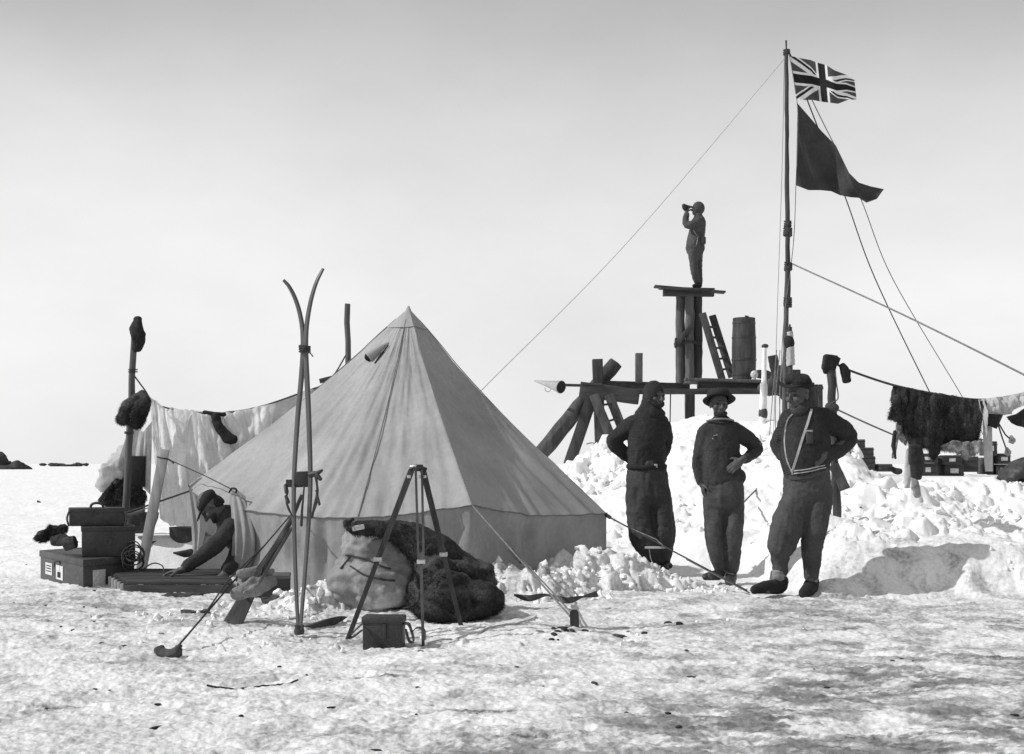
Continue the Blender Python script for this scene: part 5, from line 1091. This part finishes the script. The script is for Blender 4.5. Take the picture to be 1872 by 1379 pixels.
def garment(name, chains, J, mat, par, vox=.012, sm=4, disp=None, extra=None):
    mb = MB(); limbs(mb, chains, J)
    if extra: extra(mb)
    return build(name, mb, M(mat), par, vox=vox, sm=sm, disp=disp or ([(.008, (4, 4, 3)), (.018, (12, 12, 2.5)), (.009, (9, 9, 12), 1), (.004, (22, 22, 28), 1)] if 'r' == name[1] else [(.008, (5, 5, 4)), (.010, (7, 7, 10), 1), (.006, (18, 18, 22), 1)]))
def shoe(par, J, pts, rad, mat='felt', name='boot'):
    mb = MB(); q = spl([J(*p) for p in pts], 12); rr = np.interp(np.linspace(0, len(rad)-1, 13), range(len(rad)), rad); mb.cap(q, [(r, r*.9) for r in rr], 16)
    return build(name, mb, M(mat), par, vox=.009, sm=3, disp=[(.006, (25, 25, 25))])
# --- the right hand man: braces, wide hat, breeches
YB = 10.35; J = lambda x, y, dy=0: P(x, y, YB+dy)
pr = thing('person', 'stout man in dark jersey, braces and floppy hat, rightmost of three', 'person', (J(1455, 1085).x, YB, 0))
mb = MB()
T3, R3 = head_parts(mb, J(1459, 724), -50, 4, 0, 1.06)
limbs(mb, [([(1464, 740, .02), (1468, 760, .02)], [.062, .07]), ([(1470, 768, .02), (1474, 830, .0), (1478, 870, .0)], [(.15, .10), (.14, .10), (.15, .11)]),
           ([(1462, 875), (1440, 985), (1424, 1055)], [.08, .055, .04]), ([(1495, 875), (1488, 970, -.02), (1483, 1060, -.03)], [.08, .055, .04]),
           ([(1424, 1055), (1424, 1075), (1400, 1078, -.1)], [.04, .04, .035]), ([(1483, 1060, -.03), (1483, 1080, -.03), (1472, 1084, -.12)], [.04, .04, .035]),
           ([(1440, 768, .02), (1500, 768, .02)], [.06, .06]),
           ([(1505, 770, .02), (1548, 800, .10), (1512, 832, -.13)], [.055, .043, .030]), ([(1440, 772, .05), (1422, 808, .14), (1434, 838, .02)], [.055, .043, .030])], J)
hand(mb, J(1506, 834, -.15), (-.8, -.2, -.5), (0, .9, -.3), -1, .4, s=1.1); hand(mb, J(1436, 838, .0), (.8, -.5, .2), (0, 0, -1), -1, .5)
build('body', mb, M('skin'), pr, vox=.0065, sm=3)
eyes(T3, R3, 1.06, pr)
jr = garment('jersey', [([(1476, 768, .03), (1474, 800, .0), (1472, 835, -.03), (1474, 858, -.02)], [(.17, .125), (.20, .15), (.21, .17), (.195, .16)]), ([(1446, 768, .03), (1505, 766, .04)], [.095, .10]),
                   ([(1510, 770, .04), (1536, 784, .08), (1551, 802, .12), (1535, 822, .02), (1512, 834, -.12)], [.10, .088, .078, .07, .052]),
                   ([(1442, 775, .05), (1428, 800, .12), (1421, 815, .14), (1428, 830, .08), (1436, 840, .02)], [.085, .075, .065, .058, .05]),
                   ([(1466, 748, .03), (1467, 762, .03)], [.088, .11])], J, 'knit', pr)
# hood folded round neck and cheek
garment('neck_scarf', [([(1474, 722, .05), (1476, 740, .05)], [(.075, .08), (.085, .09)]), ([(1460, 752, -.03), (1472, 752, .03)], [.075, .085])], J, 'wool', pr, disp=[(.014, (14, 14, 14))])
br = garment('breeches', [([(1474, 858, -.01), (1476, 880, 0), (1474, 905, .0)], [(.195, .16), (.205, .165), (.20, .16)]),
                     ([(1462, 900, -.02), (1447, 935, -.05), (1436, 972, -.08), (1429, 1000, -.06), (1427, 1012, -.03)], [(.12, .13), (.13, .13), (.135, .13), (.12, .12), (.08, .09)]), ([(1427, 1005, -.02), (1427, 1030, 0), (1426, 1050, .02)], [.085, .072, .065]),
                     ([(1496, 895, 0), (1492, 930, -.03), (1488, 965, -.05), (1484, 1000, -.03), (1485, 1030, 0), (1484, 1053, .0)], [(.125, .13), (.125, .13), (.105, .11), (.092, .10), (.078, .085), (.062, .07)])], J, 'wool_grey', pr)
for pts in ([(1424, 1044), (1424, 1054)], [(1484, 1046, -.01), (1484, 1057, -.01)]):
    mb = MB(); limbs(mb, [(pts, [.060, .058])], J); build('ankle_wrap', mb, M('mitt'), pr, disp=[(.008, (20, 20, 90))])
shoe(pr, J, [(1428, 1062, .02), (1424, 1072, .0), (1400, 1074, -.08), (1378, 1079, -.14)], [.062, .068, .058, .036])
shoe(pr, J, [(1485, 1062, .02), (1482, 1072, -.02), (1475, 1080, -.12), (1468, 1086, -.20)], [.06, .066, .056, .042])
mb = MB()
def hatbrim(mb, c, rx, ry, wavy, seg=48, ring=8, tilt=0, rin=.5, th=.006, ph=0):
    Rx = Matrix.Rotation(R(tilt), 3, 'Y'); vs = []; fs = []
    for j in range(ring+1):
        k = rin+(1-rin)*j/ring
        for i in range(seg):
            a = 2*math.pi*i/seg; vs.append(Vector(c)+Rx@Vector((rx*k*math.cos(a), ry*k*math.sin(a), wavy*(k-rin)/(1-rin)*math.sin(2*a+ph)+.012*math.sin(3*a)*(k-rin))))
    fs = [(j*seg+i, j*seg+(i+1) % seg, (j+1)*seg+(i+1) % seg, (j+1)*seg+i) for j in range(ring) for i in range(seg)]
    mb.add(vs, fs)
ht = bpy.data.objects.new('hat', None); COL.objects.link(ht); ht.parent = pr
mb = MB(); hatbrim(mb, J(1454, 707, .0), .150, .15, .028, tilt=6, rin=.5, ph=2.6); build('brim', mb, M('felt'), ht, mods=[('SOLIDIFY', dict(thickness=.008))])
mb = MB(); mb.ell(J(1461, 700, .02), (.108, .12, .085), Matrix.Rotation(R(12), 3, 'Y')); mb.ell(J(1449, 694, .0), (.06, .08, .05)); build('crown', mb, M('felt'), ht, vox=.01, sm=4, disp=[(.02, (10, 10, 10))])
def band(par, pts, wd, mat='strap', th=.005, name='brace', side=(1, .0, .2), on=None):
    mb = MB(); sweep(mb, surf(on, pts, 30, .006) if on else spl([J(*p) for p in pts], 24), side, wd, th); return build(name, mb, M(mat), par)
band(pr, [(1484, 748, -.12), (1476, 775, -.19), (1466, 805, -.215), (1457, 835, -.215), (1448, 864, -.21)], .020, on=jr)
band(pr, [(1449, 757, -.10), (1440, 768, -.15), (1435, 790, -.18), (1434, 812, -.19), (1438, 840, -.205), (1447, 862, -.21)], .010, on=jr)
band(pr, [(1448, 858, -.215), (1449, 868, -.215)], .012, on=jr)
band(pr, [(1452, 861, -.215), (1476, 858, -.205), (1498, 853, -.17), (1508, 851, -.13)], .008, side=(0, 0, 1), name='belt_cord', on=jr); band(pr, [(1452, 866, -.21), (1480, 862, -.2), (1500, 857, -.165), (1510, 855, -.12)], .008, side=(0, 0, 1), name='belt_cord', on=jr)
band(pr, [(1436, 870), (1452, 874), (1480, 871), (1512, 863)], .03, 'leather', name='belt', side=(0, 0, 1), on=br)
mb = MB(); mb.box(J(1480, 798, -.185), (.055, .02, .12)); build('pocket', mb, M('wool_grey'), pr, mods=BEV(.006))
mb = MB(); mb.box(J(1480, 788, -.198), (.05, .008, .010)); build('pocket_edge', mb, M('strap'), pr)
# --- the man in the middle
YB = 11.45; J = lambda x, y, dy=0: P(x, y, YB+dy)
pr = thing('person', 'slim man in round brimmed hat and long jersey, middle of the three', 'person', (J(1320, 1060).x, YB, 0))
mb = MB()
T2, R2 = head_parts(mb, J(1314, 740), 6, 2, 0, 1.0)
limbs(mb, [([(1316, 756, .03), (1318, 776, .03)], [.056, .066]), ([(1318, 785, .02), (1318, 840), (1322, 875)], [(.14, .09), (.13, .09), (.14, .10)]),
           ([(1306, 880), (1306, 965), (1316, 1042)], [.08, .052, .038]), ([(1340, 880), (1342, 965), (1337, 1045)], [.08, .052, .038]),
           ([(1316, 1042), (1312, 1052), (1296, 1054, -.1)], [.038, .038, .03]), ([(1337, 1045), (1336, 1058), (1334, 1064, -.12)], [.038, .038, .03]),
           ([(1292, 786, .02), (1346, 786, .02)], [.055, .055]),
           ([(1348, 790, .02), (1387, 818, .07), (1350, 846, -.10)], [.052, .042, .029]), ([(1288, 790, .02), (1279, 840, .03), (1283, 886, -.02)], [.052, .042, .030])], J)
hand(mb, J(1356, 842, -.15), (-.8, -.15, -.6), (0, .9, -.3), -1, .4, s=1.12); hand(mb, J(1284, 885, -.02), (.12, -.1, -1), (1, .2, 0), 1, .35)
build('body', mb, M('skin'), pr, vox=.006, sm=3)
eyes(T2, R2, 1, pr)
mb = MB()
for a in np.linspace(-1, 1, 9): mb.ell(T2((a*.05, -.066-.028*(1-a*a), -.095+.012*abs(a))), (.018, .014, .024), None, 10, 8)
build('beard', mb, M('hair'), pr, vox=.007, sm=3, disp=[(.006, (80, 80, 60))])
garment('jersey', [([(1318, 786, .02), (1318, 820), (1318, 855), (1322, 878)], [(.165, .115), (.18, .13), (.185, .135), (.19, .14)]), ([(1296, 786, .02), (1343, 786, .03)], [.075, .075]),
                   ([(1296, 878), (1305, 884), (1335, 878), (1346, 872)], [.09, .10, .10, .09]),
                   ([(1346, 790, .03), (1368, 804, .06), (1382, 820, .08), (1372, 832, .0), (1358, 841, -.10)], [.085, .074, .066, .056, .044]),
                   ([(1290, 792, .02), (1281, 820, .03), (1277, 850, .02), (1281, 880, -.01)], [.078, .066, .060, .052]), ([(1318, 775, .03), (1318, 780, .03)], [.095, .12])], J, 'knit_grey', pr)
mb = MB(); mb.tube([J(1316, 771, .0)+Vector((.125*math.cos(a), .095*math.sin(a)-.005, -.022*math.sin(-a)*-1-.0)) for a in np.linspace(3.3, 6.15, 26)], .009, 8); build('collar', mb, M('mitt'), pr)
mb = MB(); mb.ell(J(1303, 802, -.135), .006); mb.tube([J(1304, 797, -.132), J(1312, 795, -.134)], .003, 6); build('pin', mb, M('tin'), pr)
garment('trousers', [([(1322, 868), (1324, 900), (1322, 915)], [(.175, .13), (.185, .14), (.18, .14)]),
                     ([(1306, 900), (1305, 940), (1307, 980, -.02), (1311, 1015, -.02), (1315, 1035, 0)], [(.092, .12), (.094, .12), (.090, .11), (.072, .085), (.055, .065)]),
                     ([(1341, 900), (1342, 940), (1341, 980, -.05), (1339, 1015, -.03), (1337, 1042, 0)], [(.092, .12), (.094, .12), (.091, .11), (.074, .085), (.060, .065)])], J, 'wool_grey', pr)
shoe(pr, J, [(1316, 1040, .03), (1314, 1050, .0), (1302, 1053, -.06), (1290, 1055, -.10)], [.05, .055, .046, .034], 'leather'); shoe(pr, J, [(1337, 1046, .02), (1336, 1056, 0), (1335, 1063, -.08), (1334, 1067, -.14)], [.05, .055, .052, .042], 'leather')
for pts in ([(1316, 1036, .02), (1318, 1042, .02)], [(1336, 1044, .01), (1336, 1050, .01)]):
    mb = MB(); limbs(mb, [(pts, [.054, .05])], J); build('sock_top', mb, M('mitt'), pr, disp=[(.008, (20, 20, 90))])
ht = bpy.data.objects.new('hat', None); COL.objects.link(ht); ht.parent = pr
mb = MB(); hatbrim(mb, J(1314.5, 727, 0), .150, .165, .006, rin=.6, ph=1.5); 
for i, v in enumerate(mb.v):
    d = Vector(v)-J(1314.5, 727, 0); rr = math.hypot(d.x/.15, d.y/.16); mb.v[i] = tuple(J(1314.5, 729, 0)+Matrix.Rotation(R(-20), 3, 'X')@Vector((d.x, d.y, d.z-.03*max(0, rr-.5)-.02*max(0, abs(d.x)/.15-.6))))
build('brim', mb, M('felt'), ht, mods=[('SOLIDIFY', dict(thickness=.007))])
mb = MB(); mb.lathe(J(1314.5, 729, 0), [(.112, -.012), (.112, .02), (.106, .052), (.088, .078), (.04, .086), (0, .078)], 28, Matrix.Rotation(R(-20), 3, 'X')); build('crown', mb, M('felt'), ht, disp=[(.014, (12, 12, 12))])
mb = MB(); mb.lathe(J(1314.5, 729, 0), [(.115, .0), (.114, .026)], 28, Matrix.Rotation(R(-20), 3, 'X')); build('hat_band', mb, M('black'), ht, mods=[('SOLIDIFY', dict(thickness=.003))])
# --- the left of the three, in a balaclava
YB = 12.0; J = lambda x, y, dy=0: P(x, y, YB+dy)
pr = thing('person', 'man in balaclava and dark jersey with hands on hips, leftmost of the three', 'person', (J(1195, 1035).x, YB, 0))
mb = MB()
T1, R1 = head_parts(mb, J(1197, 724), 30, 6, 0, 1.03)
limbs(mb, [([(1192, 742, .03), (1188, 762, .03)], [.058, .068]), ([(1186, 770, .02), (1184, 820), (1184, 860)], [(.145, .10), (.13, .10), (.14, .11)]),
           ([(1170, 870), (1178, 960), (1198, 1030)], [.085, .055, .04]), ([(1200, 870), (1212, 960), (1212, 1025)], [.085, .055, .04]),
           ([(1198, 1030), (1200, 1038), (1212, 1038, -.1)], [.038, .036, .03]), ([(1212, 1025), (1212, 1034), (1220, 1036, -.12)], [.038, .036, .03]),
           ([(1158, 774, .02), (1210, 774, .02)], [.055, .055]),
           ([(1156, 776, .02), (1120, 806, .08), (1162, 848, .15)], [.054, .044, .03]), ([(1212, 778, .02), (1218, 810, .12), (1208, 842, .12)], [.054, .044, .03])], J)
hand(mb, J(1164, 848, .16), (.8, .4, -.1), (0, .3, -1), 1, .5); hand(mb, J(1208, 842, .12), (-.6, .5, -.1), (0, .2, -1), -1, .5)
build('body', mb, M('skin'), pr, vox=.0065, sm=3)
eyes(T1, R1, 1.03, pr)
mb = MB()
for a in np.linspace(-1, 1, 9): mb.ell(T1((a*.056, -.058-.034*(1-a*a), -.09+.02*abs(a))), (.02, .016, .028), None, 10, 8)
build('beard', mb, M('hair'), pr, vox=.007, sm=3, disp=[(.006, (80, 80, 60))])
garment('jersey', [([(1186, 770, .03), (1183, 800, 0), (1181, 830), (1182, 852)], [(.165, .12), (.185, .145), (.185, .15), (.175, .15)]), ([(1162, 774, .02), (1206, 774, .03)], [.09, .09]),
                   ([(1158, 778, .03), (1136, 792, .06), (1122, 808, .08), (1138, 826, .10), (1160, 846, .15)], [.095, .085, .076, .066, .054]),
                   ([(1210, 780, .03), (1215, 796, .08), (1216, 812, .10), (1212, 828, .06), (1207, 842, .02)], [.085, .075, .065, .058, .05]), ([(1190, 748, .04), (1190, 762, .03)], [.09, .12])], J, 'knit', pr)
mb = MB()
def hood(mb, c, yaw, s, ax=.094, ay=.112, az=.122, fw=.052, fh0=-.085, fh1=.045, pitch=0):
    Rm = Matrix.Rotation(R(yaw), 3, 'Z')@Matrix.Rotation(R(pitch), 3, 'X'); nu, nv = 72, 48; vs = {}; out = []; fs = []
    for j in range(nv+1):
        th = math.pi*(.02+.86*j/nv)
        for i in range(nu):
            a = 2*math.pi*i/nu; v = Vector((ax*math.sin(th)*math.sin(a), .01-ay*math.sin(th)*math.cos(a), .015+az*math.cos(th))); out.append(v)
    inside = lambda v: v.y < -.02 and (v.x/fw)**2+((v.z-(fh0+fh1)/2)/((fh1-fh0)/2))**2 < 1
    for j in range(nv):
        for i in range(nu):
            q = (j*nu+i, j*nu+(i+1) % nu, (j+1)*nu+(i+1) % nu, (j+1)*nu+i); cc = sum((out[k] for k in q), Vector())/4
            if not inside(cc): fs.append(q)
    mb.add([Vector(c)+Rm@(v*s) for v in out], fs)
hood(mb, J(1196, 723), 30, 1.06); build('balaclava', mb, M('knit'), pr, mods=[('SOLIDIFY', dict(thickness=.012, offset=1))], disp=[(.006, (25, 25, 25))])
garment('hood_skirt', [([(1190, 722, .05), (1188, 742, .05), (1183, 762, .04)], [(.078, .08), (.088, .095), (.13, .12)]), ([(1196, 752, -.02), (1205, 758, -.02)], [.07, .06])], J, 'knit', pr)
garment('trousers', [([(1183, 850), (1183, 875), (1185, 905)], [(.185, .15), (.20, .16), (.205, .16)]),
                     ([(1172, 900), (1170, 945), (1177, 985, -.02), (1193, 1012), (1203, 1028)], [(.14, .14), (.135, .14), (.14, .13), (.095, .10), (.06, .07)]),
                     ([(1204, 900), (1212, 945), (1214, 975, -.02), (1213, 1005), (1213, 1026)], [(.115, .14), (.112, .14), (.108, .13), (.09, .10), (.065, .07)])], J, 'wool', pr)
mb = MB(); mb.tube([J(1182, 853)+Vector((.192*math.cos(a), .165*math.sin(a), .01*math.sin(a))) for a in np.linspace(0, 6.283, 40)], [(.008, .022)]*40, 8); build('belt', mb, M('felt'), pr)
mb = MB(); mb.box(J(1199, 852, -.155), (.03, .01, .035)); build('buckle', mb, M('strap'), pr, mods=BEV(.003))
shoe(pr, J, [(1203, 1026, .02), (1204, 1034, 0), (1212, 1038, -.08), (1218, 1040, -.12)], [.045, .048, .042, .034]); shoe(pr, J, [(1213, 1024, .02), (1214, 1032, 0), (1220, 1034, -.08), (1224, 1035, -.12)], [.045, .048, .042, .034])
# --- the lookout with his field glass
YB = 24.5; J = lambda x, y, dy=0: P(x, y, YB+dy)
pr = thing('person', 'lookout in hooded jacket on the tower platform raising binoculars to the left', 'person', tuple(J(1273, 524)))
mb = MB(); T4, R4 = head_parts(mb, J(1275, 383), -88, -4, 0, 1.0)
limbs(mb, [([(1277, 392), (1278, 400)], [.055, .066]), ([(1276, 404), (1273, 425), (1272, 448)], [(.10, .13), (.10, .12), (.12, .14)]),
           ([(1267, 455, -.08), (1270, 490, -.08), (1276, 520, -.08)], [.075, .055, .04]), ([(1276, 455, .08), (1277, 490, .08), (1279, 521, .08)], [.075, .055, .04]),
           ([(1276, 518, -.08), (1274, 522, -.08), (1268, 523, -.08)], [.04, .038, .03]), ([(1279, 520, .08), (1280, 523, .08), (1272, 525, .08)], [.04, .038, .03]),
           ([(1277, 404, -.14), (1257, 413, -.16), (1254, 388, -.08)], [.054, .044, .03]), ([(1277, 404, .14), (1257, 411, .16), (1255, 388, .06)], [.054, .044, .03])], J)
hand(mb, J(1255, 388, -.07), (.15, .3, 1), (.4, .6, 0), -1, .7); hand(mb, J(1256, 388, .07), (.15, -.3, 1), (.4, -.6, 0), 1, .7)
build('body', mb, M('skin'), pr, vox=.008, sm=3); eyes(T4, R4, 1, pr)
mb = MB(); hood(mb, J(1276, 382.5), -88, 1.10); build('hood', mb, M('wool_grey'), pr, mods=[('SOLIDIFY', dict(thickness=.012, offset=1))])
garment('jacket', [([(1277, 396), (1277, 405), (1274, 425), (1272, 440), (1271, 454)], [(.09, .10), (.145, .17), (.16, .18), (.175, .19), (.19, .2)]),
                   ([(1275, 406, -.15), (1265, 411, -.19), (1256, 412, -.18), (1253, 402, -.13), (1255, 392, -.08)], [.088, .08, .07, .062, .05]),
                   ([(1275, 406, .15), (1265, 411, .19), (1256, 411, .18), (1254, 402, .13), (1256, 392, .08)], [.088, .08, .07, .062, .05])], J, 'wool_grey', pr, vox=.014)
garment('trousers', [([(1271, 452), (1272, 462)], [(.15, .18), (.145, .17)]), ([(1267, 462, -.08), (1269, 490, -.09), (1274, 514, -.08)], [.10, .085, .062]), ([(1275, 462, .08), (1276, 490, .09), (1278, 518, .08)], [.10, .088, .065])], J, 'wool_grey', pr, vox=.014)
shoe(pr, J, [(1276, 517, -.08), (1274, 521, -.08), (1268, 523, -.08)], [.045, .05, .036]); shoe(pr, J, [(1279, 518, .08), (1278, 522, .08), (1271, 524.5, .08)], [.045, .05, .036])
mb = MB(); limbs(mb, [([(1253, 382, -.05), (1251, 378, -.03)], [.05, .05]), ([(1253, 382, .06), (1251, 378, .03)], [.05, .05])], J); build('mitten', mb, M('felt'), pr, vox=.01, sm=3)
mb = MB(); mb.cap([J(1268, 379.5, -.035), J(1257, 377.5, -.035), J(1250, 376, -.035)], [.018, .026, .038], 12); mb.cap([J(1268, 379.5, .035), J(1257, 377.5, .035), J(1250, 376, .035)], [.018, .026, .038], 12); mb.cap([J(1260, 378, -.03), J(1260, 378, .03)], .012, 8)
o = build('binoculars', mb, M('iron'), None); tag(o, 'small dark binoculars held up by the lookout on the tower', 'binoculars')
mb = MB(); mb.box(J(1286, 440, -.19), (.09, .07, .14)); o2 = build('satchel', mb, M('leather'), pr, mods=BEV(.012))
band(pr, [(1268, 421, -.20), (1272, 428, -.205), (1274, 431, -.21)], .02, 'mitt', name='strap'); band(pr, [(1276, 432, -.205), (1273, 448, -.22)], .02, 'mitt', name='strap')
# --- the man creeping out of the tent
YB = 11.0; J = lambda x, y, dy=0: P(x, y, YB+dy)
pr = thing('person', 'man in peaked cap crawling out of the tent door, reaching down to the grating', 'person', tuple(J(430, 1060)))
mb = MB(); T5, R5 = head_parts(mb, J(386, 925, -.1), -78, 58, 0, 1.06)
mb2 = [([(398, 930, -.08), (418, 948, -.03)], [.062, .07]), ([(425, 955, 0), (455, 985, .35), (470, 1010, .7)], [(.15, .15), (.14, .15), (.15, .15)]),
       ([(425, 962, -.12), (385, 1005, -.25), (335, 1040, -.38)], [.055, .045, .031]), ([(440, 968, .05), (432, 1010, -.1), (408, 1052, -.35)], [.055, .045, .031]),
       ([(470, 1010, .7), (450, 1058, .4), (480, 1062, .9)], [.09, .06, .05])]
limbs(mb, mb2, J); hand(mb, J(331, 1043, -.38), (-1, 0, -.12), (0, .1, -1), 1, .25, s=1.05); hand(mb, J(406, 1054, -.36), (-1, -.2, -.3), (0, .1, -1), -1, .3)
build('body', mb, M('skin'), pr, vox=.0065, sm=3); eyes(T5, R5, 1.06, pr)
mb = MB()
for a in np.linspace(-1, 1, 9): mb.ell(T5((a*.056, -.055-.036*(1-a*a), -.088+.02*abs(a))), (.021, .018, .03), None, 10, 8)
mb.ell(T5((0, .045, -.01)), (.074, .062, .075), R5); build('hair', mb, M('hair'), pr, vox=.008, sm=3, disp=[(.008, (60, 60, 60))])
garment('jersey', [([(418, 948, -.04), (432, 962, .05), (455, 985, .35), (470, 1010, .7)], [(.12, .13), (.19, .17), (.20, .18), (.18, .18)]),
                   ([(428, 962, -.14), (405, 985, -.22), (383, 1006, -.28), (358, 1025, -.33), (342, 1036, -.37)], [.088, .078, .072, .062, .054]),
                   ([(440, 968, .02), (436, 1000, -.08), (428, 1025, -.18), (416, 1042, -.30)], [.085, .075, .068, .056])], J, 'knit_grey', pr)
garment('trousers', [([(466, 1005, .6), (462, 1035, .5), (448, 1058, .35)], [.14, .12, .09]), ([(448, 1060, .35), (490, 1064, .9)], [.08, .07])], J, 'wool', pr)
cp = bpy.data.objects.new('cap', None); COL.objects.link(cp); cp.parent = pr
mb = MB(); mb.ell(T5((0, .015, .052)), (.092, .115, .075), R5); build('crown', mb, M('felt'), cp, disp=[(.012, (12, 12, 12))])
mb = MB(); mb.ell(T5((0, -.115, .040)), (.065, .06, .010), R5@Matrix.Rotation(R(14), 3, 'X')); build('peak', mb, M('felt'), cp)
mb = MB(); mb.ell(T5((0, .078, -.02)), (.074, .030, .062), R5); build('ear_flap', mb, M('felt'), cp)
put_ground()
loose_snow()
